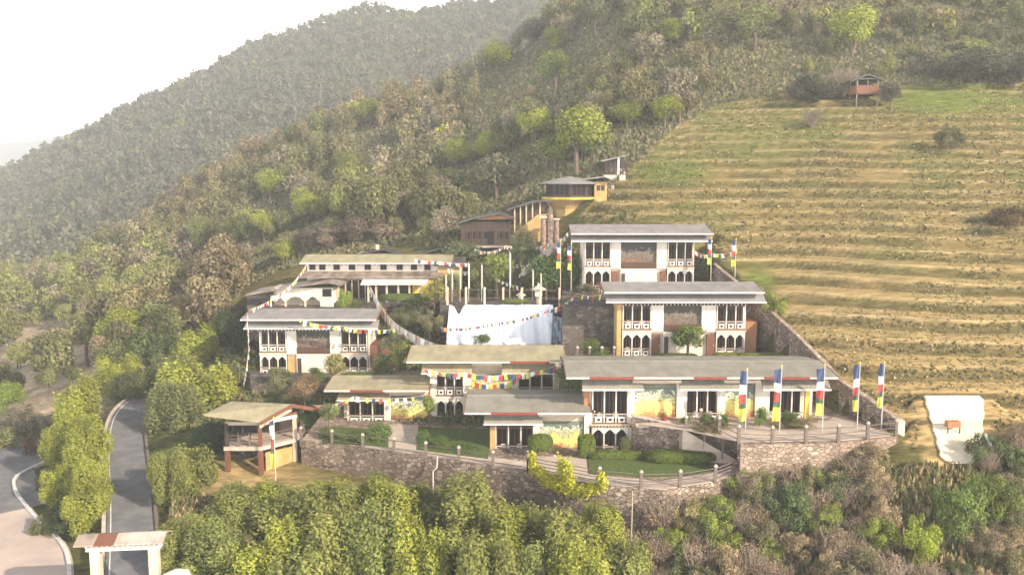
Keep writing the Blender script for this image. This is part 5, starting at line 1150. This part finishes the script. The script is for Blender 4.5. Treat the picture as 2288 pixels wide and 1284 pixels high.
for i, (px, py, D, w_, c, lb) in enumerate([(270, 695, 118, 100, YG, 'tall yellow green tree behind the bend of the drive'), (262, 790, 108, 90, YG, 'yellow green tree in front of the tall one at the drive bend'), (345, 665, 122, 120, OLIVE, 'olive tree at the back of the clump above the drive bend'), (335, 745, 112, 130, (.11, .14, .05), 'darker green tree in the middle of the clump above the drive bend'),
        (420, 680, 122, 110, OLIVE, 'broad olive tree behind the clump above the drive bend, toward the houses'), (470, 700, 117, 100, YG, 'bright tree left of the left two storey house roof'), (445, 750, 110, 100, YG, 'lower bright tree left of the left two storey house'), (525, 690, 115, 70, DKGREEN, 'dark tree touching the left two storey house'), (520, 770, 107, 70, DKGREEN, 'dark tree under the hanging flag string'), (300, 830, 103, 90, (.12, .14, .05), 'low tree just above the kerb of the drive bend'), (380, 790, 106, 100, OLIVE, 'olive tree above the top of the drive')]):
    top_tree('broad' if i % 3 == 2 else 'dense', px, py, D, w_ * 1.1, c, lb, 'trees above the bend of the drive')
# left edge greenery
for i, (px, py, D, w_, key, c, lb) in enumerate([(10, 850, 105, 90, 'lime', (.20, .26, .05), 'bright green tree cut by the left edge'), (60, 905, 100, 130, 'wild', GREY, 'greyish bush below the bright tree at the left edge'), (20, 950, 95, 130, 'wild', OLIVE, 'olive bush above the lower road at the left edge'), (95, 960, 93, 90, 'wild', BROWN, 'brownish bush left of the drive hedge'), (100, 1150, 71, 80, 'wild', OLIVE, 'low olive bush between the two roads'), (145, 1130, 70, 80, 'wild', DKGREEN, 'dark bush between the lower road and the drive hedge')]):
    top_tree(key, px, py, D, w_, c, lb, 'bushes at the left edge')
# garden planting in the compound
def gtree(key, px, base, D, wpx, hpx, c, lb, zb=None, group=None, name=None, cat=None):
    p = P(px, base, D); ref = dict(dense=(4.0, 6.0), broad=(4.9, 6.2), lime=(4.9, 6.3), shrub=(2.4, 1.75), wild=(3.6, 3.0), bare=(3.3, 3.0))[key]
    if zb is not None: p.z = zb
    return plant(key, p, c, lb, group, wpx * D / F / ref[0], hpx * D / F / ref[1], name, cat)
garden = [
 ('wild', 900, 735, 106, 80, 50, (.17, .18, .08), 'olive bush on the bank right of the left two storey house roof', None),
 ('wild', 960, 745, 103, 70, 55, (.22, .20, .10), 'dry olive bush at the left edge of the white sheet', None),
 ('shrub', 925, 700, 110, 60, 34, (.13, .16, .06), 'green shrub on the bank below the porch hedge', None),
 ('wild', 880, 790, 99, 60, 50, (.15, .16, .08), 'olive bush under the dense faded flags', None),
 ('wild', 1275, 690, 104, 60, 34, (.20, .20, .09), 'olive bush above the dark wall right of the white sheet', None),
 ('wild', 1320, 660, 105, 60, 30, (.22, .20, .10), 'dry bush between the dark wall and the highest house', None),
 ('shrub', 1075, 768, 97, 50, 22, (.10, .13, .04), 'dark low bush at the foot of the white sheet', None),
 ('wild', 1730, 700, 95, 60, 50, (.24, .28, .06), 'bright yellow green weeds outside the boundary wall', None),
 ('broad', 1537, 797, 92, 92, 74, (.17, .21, .05), 'small round headed tree standing before the large two storey house', None),
 ('shrub', 1340, 798, 92.5, 56, 26, (.11, .16, .03), 'low bright green mound left of the large two storey house', None),
 ('shrub', 1318, 785, 93.2, 46, 30, (.12, .16, .03), 'taller green mound behind the low one left of the large two storey house', None),
 ('broad', 892, 838, 95, 66, 76, (.20, .22, .05), 'yellow green tree left of the tan roof of the flag hung house', None),
 ('shrub', 855, 838, 95, 50, 50, (.10, .13, .04), 'dark green shrub left of the tan roof, beside the yellow green tree', None),
 ('wild', 625, 880, 90, 80, 62, (.17, .17, .08), 'greyish green bush in front of the left two storey house', None),
 ('wild', 680, 890, 89, 90, 60, (.24, .17, .09), 'brownish bush behind the pavilion roof', None),
 ('shrub', 706, 842, 93, 40, 24, (.08, .12, .03), 'clipped dark green bush in front of the white wall of the left house', None),
 ('shrub', 700, 862, 92, 56, 28, (.08, .12, .03), 'lower clipped dark green bush beside the left low house roof', None),
 ('shrub', 750, 838, 97, 52, 50, (.25, .23, .08), 'yellowish bush at the right bay of the left two storey house', None),
 ('shrub', 617, 842, 98, 34, 22, (.14, .17, .04), 'small bush under the left bay of the left two storey house', None),
 ('shrub', 770, 690, 109.5, 34, 44, (.20, .26, .05), 'bright green bush before the arcade of the long upper house', None),
 ('shrub', 798, 690, 109.8, 40, 24, (.13, .16, .05), 'low bush right of the bright one before the arcade', None),
 ('broad', 1110, 655, 112, 90, 95, (.22, .26, .06), 'light green tree behind the pale poles above the white sheet', None),
 ('wild', 1070, 650, 112, 70, 70, (.18, .19, .08), 'olive bush behind the pale poles, left of the light green tree', None),
 ('wild', 1170, 600, 116, 70, 60, (.14, .16, .07), 'olive bush beside the stairway on the bank', None),
 ('shrub', 1220, 640, 110, 90, 70, (.08, .13, .035), 'dark green rounded bank shrub left of the highest house', None),
 ('shrub', 1265, 625, 111, 70, 60, (.07, .12, .03), 'dark green shrub hard against the highest house', None),
 ('shrub', 970, 670, 108, 60, 50, (.26, .24, .07), 'yellowish bush at the right end of the long upper house', None),
 ('shrub', 1010, 650, 110, 50, 40, (.17, .18, .06), 'small olive bush under the orange end room', None),
 ('shrub', 1040, 575, 122, 90, 40, (.15, .17, .08), 'pale olive bush below the timber house', None),
 ('wild', 1170, 560, 121, 60, 50, (.17, .17, .09), 'greyish bush under the yellow side wall of the covered stair', None),
 ('wild', 1270, 870, 84, 60, 60, (.13, .16, .07), 'leafy shrub between the tan roof and the long front house', None),
 ('shrub', 1290, 880, 82, 50, 60, (.09, .12, .04), 'dark shrub at the left end wall of the long front house', None),
 ('broad', 960, 948, 86, 34, 72, (.24, .30, .06), 'slender bright green tree at the right of the left low house', None),
 ('broad', 735, 960, 82, 50, 70, (.20, .22, .09), 'thin pale tree between the pavilion and the left low house', None),
 ('shrub', 690, 950, 84, 34, 34, (.08, .13, .03), 'dark green shrub behind the pavilion deck', None),
 ('shrub', 850, 985, 81.5, 60, 44, (.14, .20, .045), 'light green shrub at the right of the left hedge garden', None),
 ('shrub', 735, 985, 82, 50, 32, (.11, .15, .04), 'low green shrub at the left of the left hedge garden', None),
 ('shrub', 775, 992, 81, 60, 30, (.10, .15, .035), 'second low green shrub in the left hedge garden', None),
 ('shrub', 812, 994, 81, 60, 30, (.12, .17, .04), 'third low green shrub in the left hedge garden', None),
 ('shrub', 945, 1000, 80, 44, 40, (.09, .14, .035), 'green shrub right of the pale path between the two lawns', None),
 ('shrub', 985, 1008, 79, 56, 34, (.09, .13, .03), 'green mound in the lawn left of the middle low house', None),
 ('shrub', 1040, 1018, 78, 60, 30, (.08, .13, .03), 'green mound farther right in the lawn left of the middle low house', None),
 ('shrub', 1532, 948, 76.4, 26, 24, (.13, .18, .04), 'small green shrub below the middle balcony of the long front house', None),
 ('shrub', 1580, 946, 76.4, 36, 30, (.13, .19, .05), 'leafy plant below the right post of the middle balcony', None),
 ('shrub', 1616, 955, 75.5, 34, 38, (.15, .20, .045), 'upright green shrub between middle and right balcony', None),
 ('shrub', 1698, 948, 76, 36, 40, (.13, .19, .05), 'green shrub between the two leftmost flag banners', None),
 ('shrub', 1762, 946, 76.4, 40, 30, (.13, .18, .045), 'green shrub under the right balcony of the long front house', None),
 ('wild', 1590, 965, 75, 90, 22, (.26, .22, .10), 'dry low planting along the forecourt bed', None),
 ('wild', 1780, 955, 75.6, 110, 18, (.24, .20, .09), 'dry low planting under the right balcony bed', None),
 ('shrub', 1150, 1022, 77.6, 50, 14, (.14, .15, .05), 'thin low planting under the balcony of the middle low house', None),
 ('shrub', 1580, 600, 108.5, 46, 42, (.05, .09, .03), 'dark green round bush right of the highest house', None),
]
for k_, px, bs, D, w_, h_, c, lb, zb in garden: gtree(k_, px, bs, D, w_, h_, c, lb, zb)
# clipped hedges: a leafy skin over a solid clipped body
def clipped(name, loc, a, b, c, colr, label, p=3.0, n=2200, leaf=.13, cat='hedge', taper=0):
    g = np.random.default_rng(int(abs(loc[0] * 100)) % 9999); d = g.normal(size=(n, 3)); d /= (np.abs(d) ** p).sum(1)[:, None] ** (1 / p)
    nr = np.sign(d) * np.abs(d) ** (p - 1); nr /= np.linalg.norm(nr, axis=1)[:, None]
    pos = d * np.array([a, b, c]) * (1 + g.uniform(-.03, .05, (n, 1))); pos[:, :2] *= (1 + taper * pos[:, 2:3] / c); pos[:, 2] += c
    nn = nr + g.normal(size=(n, 3)) * .45; nn /= np.linalg.norm(nn, axis=1)[:, None]; t = np.cross(nn, g.normal(size=(n, 3))); t /= np.linalg.norm(t, axis=1)[:, None]; bb = np.cross(nn, t); s = leaf * g.uniform(.7, 1.3, (n, 1))
    V = np.stack([pos - t * s * .6, pos - bb * s * .5, pos + t * s * .6, pos + bb * s * .5], 1)
    # body quads
    K, J = 16, 10; B = []
    def pt(i, j):
        th = 2 * math.pi * i / K; ph = -math.pi / 2 + math.pi * j / J; v = np.array([math.cos(ph) * math.cos(th), math.cos(ph) * math.sin(th), math.sin(ph)]); v /= (np.abs(v) ** p).sum() ** (1 / p); v = v * np.array([a, b, c]) * .95; v[:2] *= 1 + taper * v[2] / c; v[2] += c; return v
    for i in range(K):
        for j in range(J): B.append([pt(i, j), pt(i + 1, j), pt(i + 1, j + 1), pt(i, j + 1)])
    V = np.concatenate([V, np.array(B)]); t_ = np.ones((len(V), 3)) * np.concatenate([g.uniform(.75, 1.25, n), np.full(len(B), .8)])[:, None]
    o = quads(name, V, t_, loc=loc); o.color = (*colr, 1); return tag(o, label, cat)
GB = (.13, .17, .03)
def cl(px, base, D, wpx, hpx, depth, label, colr=GB, z=None, **k): p = P(px, base, D); p.z = z if z is not None else p.z; m_ = D / F; return clipped('clipped_hedge' if wpx > 70 else 'topiary', p, wpx * m_ / 2, depth, hpx * m_ / 2, colr, label, **k)
cl(1207, 1008, 76.8, 56, 34, 1.0, 'egg shaped clipped bush right of the middle balcony', z=ZL + .55)
tp = MB().tube([(0, 0, -.1), (0, 0, .75)], .06, 6)
cl(1310, 1030, 76.4, 38, 50, .8, 'square topped clipped bush left of the lower balcony of the long house', z=ZL + .02, p=5)
cl(1375, 1040, 75.8, 120, 18, .5, 'low clipped hedge in front of the lower balcony of the long house', z=ZL + .05, p=5)
cl(1520, 1045, 75.0, 155, 26, .9, 'long clipped hedge before the wing wall', z=ZL + .05, p=3.5)
cl(1395, 1020, 77, 24, 40, .4, 'narrow clipped bush by the wing wall', (.10, .12, .04), z=ZL + .05)
cl(1512, 802, 91.2, 90, 12, .6, 'low hedge under the small round headed tree', (.10, .14, .035), p=4)
cl(1620, 800, 91.2, 50, 12, .5, 'short yellow green hedge before the right bay of the large two storey house', (.22, .24, .04), p=5)
cl(1700, 800, 91.2, 110, 12, .5, 'yellow green hedge at the right corner of the large two storey house', (.20, .22, .04), p=5)
cl(905, 672, 109.5, 110, 16, .8, 'long low hedge before the porch of the long upper house', (.12, .16, .04), p=4)
cl(1150, 676, 105.0, 60, 8, .5, 'low hedge along the terrace above the white sheet', (.16, .19, .05), p=4)
cl(820, 845, 93, 120, 12, .8, 'low hedge right of the left two storey house', (.12, .15, .04), p=4)
# vine with yellow leaves, shaped like an anchor over the wall
def vine():
    pts = []; o = Pz(1265, 1070, ZL) + Vector((0, -.35, 0)); m_ = o.y / F; g = np.random.default_rng(5); n = 6000
    segs = [((1262, 1025), (1262, 1075), 16), ((1188, 1025), (1188, 1055), 9), ((1192, 1058), (1225, 1080), 14), ((1225, 1080), (1300, 1088), 15), ((1300, 1085), (1330, 1070), 11), ((1342, 1068), (1342, 1040), 10)]
    L = np.array([math.dist(a, b) * r_ for a, b, r_ in segs]); k = g.choice(len(segs), n, p=L / L.sum())
    A = np.array([s[0] for s in segs], float)[k]; B = np.array([s[1] for s in segs], float)[k]; r_ = np.array([s[2] for s in segs], float)[k]; t = g.random((n, 1)); q_ = A + (B - A) * t + g.normal(size=(n, 2)) * r_[:, None] * .5
    pos = np.stack([(q_[:, 0] - 1265) * m_, g.normal(size=n) * .22 - (q_[:, 0] - 1265) * .012 * 0, (1070 - q_[:, 1]) * m_], 1)
    # follow the wall face, which runs nearer to the right
    pos[:, 1] += np.interp(pos[:, 0], [-2.8, 0, 3.2], [2.0, -.3, -2.2]) - .0
    nn = g.normal(size=(n, 3)) + np.array([0, -1, .6]); nn /= np.linalg.norm(nn, axis=1)[:, None]; T = np.cross(nn, g.normal(size=(n, 3))); T /= np.linalg.norm(T, axis=1)[:, None]; Bq = np.cross(nn, T); s = .17 * g.uniform(.6, 1.3, (n, 1))
    V = np.stack([pos - T * s * .6, pos - Bq * s * .5, pos + T * s * .6, pos + Bq * s * .5], 1)
    v = quads('yellow_vine', V, np.ones((n, 3)) * g.uniform(.6, 1.2, (n, 1)), loc=o); v.color = (.52, .50, .05, 1); tag(v, 'bright yellow leaved vine hanging over the retaining wall in an anchor shape', 'vine')
vine()
# rough bushes on the slope at the bottom right
rr_ = random.Random(11); wild = []
for i in range(230):
    px = rr_.uniform(1400, 2330); D = rr_.uniform(54, 72.5); 
    x = (px - 1144) * D / F; z = ground(x, D); ppx, ppy = proj(x, D, z)
    if px < 1650 and D > 69.0: continue
    if px > 2030 and px < 2225 and D > 60.5: continue
    wild.append((px, D, x, z))
for i, (px, D, x, z) in enumerate(wild):
    u = rr_.random(); right = px > 1950
    key, c, nm = ('bare', (.42, .29, .21), 'brown leafless') if u < (.26 if right else .42) else ('wild', (.23, .21, .11), 'olive green') if u < .62 else ('wild', (.36, .28, .16), 'dry brownish') if u < .9 else ('wild', (.14, .17, .07), 'dark green') if u < .97 else ('wild', (.26, .31, .06), 'bright lime green')
    s = rr_.uniform(.5, 1.0)
    plant(key, (x, D, z - .1), c, f'{nm} wild bush in the thicket at the bottom right', f'{nm} bushes in the bottom right thicket', s, s * rr_.uniform(.8, 1.25), cat='bush', name='wild_bush')
for px, py, D, w_, c, lb in ((2060, 1150, 62, 90, (.30, .36, .05), 'brightest lime green shrub in the middle of the right thicket'), (2150, 1052, 64, 110, (.17, .22, .06), 'wide green tree below the pale concrete face'), (2235, 1050, 65, 90, (.17, .21, .05), 'green tree right of the one below the concrete face'), (1960, 1010, 70.2, 60, (.12, .15, .05), 'leafy tree against the end of the upper wall'), (1900, 1010, 71, 70, (.22, .21, .07), 'yellowish tall grass clump against the upper wall'), (1760, 1075, 67, 110, (.12, .16, .06), 'greyish green tree in front of the upper wall')):
    top_tree('wild', px, py, D, w_, c, lb)
for i, px in enumerate(range(1500, 2010, 34)):
    top = (1112 if px < 1650 else 1052) + rr_.uniform(-22, 26); D = (68.2 if px < 1650 else 70.4) + rr_.uniform(-.8, .4)
    k_, c_, n_ = [('bare', (.42, .29, .21), 'bare brown'), ('wild', (.34, .29, .13), 'dry yellowish'), ('wild', (.22, .25, .09), 'leafy green'), ('bare', (.36, .27, .17), 'twiggy')][i % 4]
    top_tree(k_, px, top, D, rr_.uniform(50, 85), c_, f'{n_} bush growing up against the retaining wall at the right', f'{n_} bushes against the right retaining wall')
# lone poles in the thicket
for px, D in ((1412, 66),): 
    x = P(px, 1100, D).x; tag(MB().tube([(0, 0, -.3), (.05, 0, 5.2)], [.05, .03], 6).build('bare_pole', 'pole', loc=(x, D, ground(x, D))), 'thin pale bare pole standing among the trees below the wall', 'pole')

# --- the woods on the spur and on the far mountain
COMP = [(430, 1000), (515, 720), (540, 640), (660, 560), (900, 540), (1015, 560), (1020, 500), (1140, 470), (1215, 395), (1330, 385), (1345, 345), (1420, 345), (1560, 500), (1600, 560), (1700, 660), (1860, 835), (2010, 960), (2010, 1300), (380, 1300)]
def scatter(x0f, y0, y1, sp, jit=.9):
    pts = []; y = y0
    g = np.random.default_rng(int(y0 * 10)); out = []
    while y < y1:
        s = sp(y); w_ = y * .64 + 12; xs = np.arange(-w_, w_, s); out.append(np.stack([xs + g.uniform(-jit, jit, len(xs)) * s * .5, np.full(len(xs), y) + g.uniform(-jit, jit, len(xs)) * s * .5], 1)); y += s * .9
    return np.concatenate(out)
lone = [(1240, 388, 80, 66, (.20, .23, .06), 'broad', 'olive green tree at the left foot of the largest light green tree'), (1328, 372, 70, 60, (.18, .20, .07), 'broad', 'olive tree between the largest light green tree and the open shelter'), (1288, 392, 128, 120, (.29, .32, .06), 'lime', 'largest light green tree, just above the eight sided cabin'), (1190, 330, 70, 75, LIME, 'lime', 'bright green tree left of the largest light green tree'), (1025, 385, 60, 55, LIME, 'lime', 'lime green tree left of the pair in the middle of the wood'), (1085, 370, 62, 60, LIME, 'lime', 'lime green tree right of the pair in the middle of the wood'),
 (605, 455, 60, 48, LIME, 'lime', 'lime green tree in the left wood, upper left of the pair'), (690, 505, 62, 60, LIME, 'lime', 'lime green tree in the left wood right of the upper one'), (592, 548, 60, 60, LIME, 'lime', 'lime green tree above the left end of the long upper house'), (632, 596, 50, 56, LIME, 'lime', 'lime green tree nearest to the left end of the long upper house'), (492, 612, 50, 38, LIME, 'lime', 'small lime green tree farthest left in the wood'), (448, 575, 50, 80, (.20, .22, .07), 'lime', 'soft green tall tree in the left wood'),
 (770, 410, 60, 44, (.24, .27, .06), 'lime', 'soft lime tree in the wood above the long upper house'), (828, 290, 56, 40, (.24, .26, .06), 'lime', 'soft lime tree on the edge of the spur'), (1240, 135, 50, 60, (.24, .27, .06), 'lime', 'lime tree high on the spur skyline'), (1110, 165, 56, 40, (.26, .28, .05), 'lime', 'lime tree farther down the spur skyline'), (1240, 215, 80, 45, (.20, .24, .06), 'lime', 'green tree under the high skyline lime tree'),
 (1500, 112, 52, 36, (.26, .29, .05), 'lime', 'small lime tree near the top in the middle'), (1685, 118, 84, 66, (.24, .26, .09), 'lime', 'pale green tree at the top above the field'), (1902, 135, 96, 80, LIME, 'lime', 'bright lime green tree directly above the watch hut'), (1400, 300, 60, 66, (.22, .25, .06), 'lime', 'green tree right of the largest light green tree'), (1485, 290, 60, 50, (.25, .27, .05), 'lime', 'lime tree at the upper left corner of the terraced field'), (1110, 450, 90, 90, (.20, .19, .11), 'broad', 'brownish green tree behind the dark timber house'),
 (1185, 110, 60, 50, (.13, .13, .09), 'broad', 'dark tree standing out on the spur skyline'), (1330, 80, 70, 80, (.14, .15, .08), 'broad', 'dark tree high on the spur'), (560, 560, 60, 70, (.15, .17, .06), 'broad', 'olive tree between the lime trees of the left wood'), (1990, 250, 60, 50, (.16, .15, .09), 'broad', 'grey bush right of the watch hut'), (1885, 215, 60, 50, PINK, 'bare', 'pinkish bare bush left of the watch hut'), (1820, 240, 110, 55, (.09, .09, .055), 'wild', 'dark low bush mass left of the watch hut'), (2150, 190, 150, 60, (.11, .11, .07), 'wild', 'wide dark bush mass right of the watch hut'), (2250, 195, 110, 60, (.11, .11, .07), 'wild', 'dark bush mass at the right edge above the field'),
 (1815, 292, 60, 34, (.13, .10, .08), 'bare', 'dark bare thorn bush on the upper field'), (2255, 525, 90, 44, (.15, .11, .05), 'wild', 'rusty brown bush on the field at the right edge'), (2120, 345, 60, 44, (.17, .16, .07), 'wild', 'olive bush on the upper right part of the field'), (720, 560, 100, 50, (.22, .17, .12), 'wild', 'reddish brown bush behind the long upper house'), (830, 545, 110, 40, (.22, .17, .12), 'wild', 'reddish brown bush behind the right half of the long upper house')]
LP = []
for q_ in lone:
    p = hit(q_[0], q_[1] - 3)
    LP.append(p if p is not None and p.y < 320 else P(q_[0], q_[1], 250))
S = scatter(0, 108, 300, lambda y: 3.35 + (y - 108) * .008); Zs = height(S[:, 0], S[:, 1]); sx, sy = proj(S[:, 0], S[:, 1], Zs)
dd1, _ = near_line(S[:, 0], S[:, 1], DRIVE); dd2, _ = near_line(S[:, 0], S[:, 1], LOWR); Dy = S[:, 1]
keep = ~(inpoly(sx, sy, COMP) & (Dy < 133)) & ~((sx > 1170) & (sx < 1430) & (Dy < 148)) & ~inpoly(sx, sy, FIELD) & (sx > -150) & (sx < 2440) & (sy > -260) & (dd1 > 5) & (dd2 > 8)
keep &= ~((sx < 235) & (sy > 735) & (rng.random(len(sx)) < .72)) & (sy < 900)
for (px, py, w_, h_, *_r), lp in zip(lone, LP):
    keep &= ~((np.abs(sx - px) < w_ * .62 + 14) & (Dy > lp.y - 26) & (Dy < lp.y + 2) & (sy > py - 4))
hidn = (sy < -120); keep &= ~hidn
S, Zs, sx, sy = S[keep], Zs[keep], sx[keep], sy[keep]
# on the upper right the wood thins out to scrub
g = np.random.default_rng(99); dens = np.where(sx > 1650, np.where(sy > 110, .45, .75), np.where((sx > 1450) & (sy > 150), .6, 1.0)); kk = g.random(len(S)) < dens
S, Zs, sx, sy = S[kk], Zs[kk], sx[kk], sy[kk]
def wood_color(x, y, px, py, g):
    n = vnoise(x, y, 26, 31) + .5 + g.uniform(-.25, .25, len(x)); m_ = vnoise(x, y, 40, 33) + .5 + g.uniform(-.15, .15, len(x)); u = g.random(len(x))
    A = np.array([[.145, .135, .08]]); B = np.array([[.085, .105, .045]]); Cc = np.array([[.20, .16, .115]]); D_ = np.array([[.26, .31, .045]]); E_ = np.array([[.165, .185, .07]])
    c = A * (1 - np.clip(n, 0, 1))[:, None] + B * np.clip(n, 0, 1)[:, None]
    c = np.where((m_ > .68)[:, None], c * .4 + Cc * .6, c); c = np.where((m_ < .2)[:, None], E_, c); c = np.where((u > .985)[:, None], D_, c)
    c = np.where((u < .14)[:, None], np.array([[.165, .155, .12]]), c)
    return c * np.array([[1.55, 1.42, 1.2]]) * g.uniform(.8, 1.2, (len(x), 1))
wc = wood_color(S[:, 0], S[:, 1], sx, sy, g)
order = np.argsort(S[:, 1] + np.where((sy < 0) | (sx < 0) | (sx > 2288), 500, 0)); ind = set(order[:290].tolist())
def nm(c): return 'lime green' if c[1] > .24 else 'brown tinged' if c[0] > c[1] * 1.22 else 'dark green' if c[1] < .11 else 'olive grey'
for i in sorted(ind):
    c = wc[i]; scrub = sx[i] > 1650; s = rr_.choice((.5, .65, .8, 1.0, 1.35)) * rr_.uniform(.85, 1.15) * (.7 if scrub else 1)
    where = 'in the scrub above the terraced field' if scrub else 'in the wood above the houses' if sx[i] > 760 else 'in the wood left of the houses'
    plant('broad', (S[i, 0], S[i, 1], Zs[i] - .3), tuple(c), f'{nm(c)} tree {where}', f'{nm(c)} trees {where}', s, s * rr_.uniform(.85, 1.3), name='broadleaf_tree')
def merged(name, S, Zs, wc, nleaf, r, h, leaf, label, seed, smin=.6, smax=1.25):
    g = np.random.default_rng(seed); B_ = [crown(nleaf, r, r, h * .5, h * .55, leaf, lobes=8, seed=s + 300, tv=.35) for s in range(6)]
    VV = []; TT = []
    for v in range(6):
        ii = np.arange(v, len(S), 6); 
        if not len(ii): continue
        a = g.uniform(0, 6.28, len(ii)); s = g.uniform(smin, smax, len(ii)); s2 = s * g.uniform(.8, 1.35, len(ii)); b, t = B_[v]
        ca, sa = np.cos(a)[:, None, None], np.sin(a)[:, None, None]; x = b[None, :, :, 0]; y = b[None, :, :, 1]; z = b[None, :, :, 2]
        W = np.stack([(x * ca - y * sa) * s[:, None, None] + S[ii, 0][:, None, None], (x * sa + y * ca) * s[:, None, None] + S[ii, 1][:, None, None], z * s2[:, None, None] + Zs[ii][:, None, None] - .3], -1)
        VV.append(W.reshape(-1, 4, 3)); TT.append((t[None] * wc[ii][:, None, :]).reshape(-1, 3))
    return tag(quads(name, np.concatenate(VV), np.concatenate(TT)), label, 'woodland', kind='stuff')
rest = np.array([i for i in range(len(S)) if i not in ind]); sc_ = np.where(sx[rest] > 1650, 1, 0)
ra = rest[sc_ == 0]; rb_ = rest[sc_ == 1]
merged('woodland', S[ra], Zs[ra], wc[ra], 480, 2.5, 5.4, .42, 'mixed olive and brown woodland covering the spur behind the houses', 1, .5, 1.45)
if len(rb_): merged('scrub', S[rb_], Zs[rb_], wc[rb_] * np.array([1.15, 1.05, .95]), 260, 2.0, 3.2, .5, 'open brownish scrub above the terraced field', 2)
S2 = scatter(0, 296, 740, lambda y: 4.3 + (y - 300) * .0055); Z2 = height(S2[:, 0], S2[:, 1]); px2, py2 = proj(S2[:, 0], S2[:, 1], Z2); k2 = (px2 > -60) & (px2 < 1330) & (py2 < 760) & (py2 > -60); S2, Z2, px2, py2 = S2[k2], Z2[k2], px2[k2], py2[k2]
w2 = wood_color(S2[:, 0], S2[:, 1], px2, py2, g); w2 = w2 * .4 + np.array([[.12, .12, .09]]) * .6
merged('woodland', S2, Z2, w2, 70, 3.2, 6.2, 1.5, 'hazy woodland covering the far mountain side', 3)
# single bright trees one can pick out on the spur
for (px, py, w_, h_, c, key, lb), p in zip(lone, LP):
    m_ = p.y / F; ref = dict(broad=(4.9, 6.2), lime=(4.9, 6.3), wild=(3.6, 3.0), bare=(3.3, 3.0))[key]
    q = 1.35 if key == 'lime' else 1.15; plant(key, (p.x, p.y, p.z - .2), c, lb, None, w_ * q * m_ / ref[0], max(h_ * 1.2, w_ * q * (.95 if key in ('lime', 'broad') else .5)) * m_ / ref[1])
# --- tufts of dry grass and weeds over the terraced field and the slopes
def tufts(name, label, n, mask, D0, D1, base, size, seed, h=1.0):
    g = np.random.default_rng(seed); D = g.uniform(D0, D1, n * 3); px = g.uniform(-60, 2360, n * 3); x = (px - 1144) * D / F; z = height(x, D); qx, qy = proj(x, D, z); k = mask(qx, qy, x, D, z); x, D, z, qx, qy = x[k][:n], D[k][:n], z[k][:n], qx[k][:n], qy[k][:n]; n = len(x)
    VV = []; TT = []; cc = np.array(base)[g.integers(0, len(base), n)] * g.uniform(.7, 1.25, (n, 1))
    for b in range(5):
        a = g.uniform(0, 6.28, n); s = size * g.uniform(.4, 1.3, n); hh = s * h * g.uniform(.5, 1.2, n); ox = x + g.uniform(-.4, .4, n) * size; oy = D + g.uniform(-.4, .4, n) * size; dx = np.cos(a) * s * .4; dy = np.sin(a) * s * .4; lx = g.uniform(-.3, .3, n) * s; ly = g.uniform(-.3, .3, n) * s
        V = np.stack([np.stack([ox - dx, oy - dy, z - .05], -1), np.stack([ox + dx, oy + dy, z - .05], -1), np.stack([ox + dx * .15 + lx, oy + dy * .15 + ly, z + hh], -1), np.stack([ox - dx * .7 + lx, oy - dy * .7 + ly, z + hh * .6], -1)], 1); VV.append(V); TT.append(cc)
    return tag(quads(name, np.concatenate(VV), np.concatenate(TT)), label, 'grass', kind='stuff')
# weeds sit on the terrace risers: sample where the ground is steep
def riser(x, D): return (height(x, D + .35) - height(x, D - .35)) > .62
tufts('dry_grass', 'dry grass and weeds along the risers of the terraced field', 36000, lambda qx, qy, x, D, z: inpoly(qx, qy, FIELD) & (D > 66) & ~((np.abs(qx - 2135) < 82) & (np.abs(qy - 960) < 85)) & (vnoise(x, D, 6, 77) + vnoise(x, D, 17, 78) > -.38) & riser(x, D), 66, 172, [(.17, .16, .05), (.24, .19, .08), (.13, .14, .04), (.30, .24, .12), (.12, .10, .045), (.42, .34, .19)], .28, 5, .7)
tufts('field_grass', 'short dry grass on the treads of the terraced field', 14000, lambda qx, qy, x, D, z: inpoly(qx, qy, FIELD) & (D > 66) & ~((np.abs(qx - 2135) < 82) & (np.abs(qy - 960) < 85)) & (vnoise(x, D, 6, 77) + vnoise(x, D, 17, 78) > -.38), 66, 175, [(.36, .28, .13), (.28, .23, .09), (.17, .18, .05), (.50, .41, .25)], .26, 6, .5)
tufts('undergrowth', 'rough undergrowth between the trees of the lower slope', 30000, lambda qx, qy, x, D, z: (D < 74) & (qy > 1040) & (qx > 380), 48, 74, [(.20, .20, .08), (.36, .28, .15), (.14, .16, .05), (.42, .32, .19)], .32, 7, 1.7)
tufts('bank_plants', 'ground cover on the banks between the houses', 9000, lambda qx, qy, x, D, z: (D > 84) & (qx > 430) & (qx < 1420) & (D < 124), 84, 124, [(.13, .16, .05), (.19, .19, .08), (.09, .13, .035), (.22, .18, .1)], .5, 8, .9)

tufts('ground_cover', 'low scrub and leaf litter between the trees of the wood', 60000, lambda qx, qy, x, D, z: (D > 110) & (D < 250) & ~inpoly(qx, qy, FIELD) & (qy > -60) & ~((qx < 245) & (qy > 715)) & ~((D < 133) & inpoly(qx, qy, COMP)) & (near_line(x, D, DRIVE)[0] > 3.5), 110, 250, [(.20, .19, .09), (.26, .22, .13), (.15, .17, .07), (.17, .15, .09)], .6, 9, .8)

# ------------------------------------------------------------------ air
hz = MB().box(-3050, 3050, -120, 3050, -62, 330)
hm = bpy.data.materials.new('haze'); hm.use_nodes = True; n = hm.node_tree.nodes; n.clear(); out = n.new('ShaderNodeOutputMaterial'); pv = n.new('ShaderNodeVolumePrincipled')
pv.inputs['Color'].default_value = (.90, .95, 1.0, 1); pv.inputs['Density'].default_value = .00043; pv.inputs['Anisotropy'].default_value = -.1
hm.node_tree.links.new(pv.outputs[0], out.inputs['Volume'])
ho = hz.build('haze', hm); tag(ho, 'pale haze in the valley air', 'haze', kind='stuff')
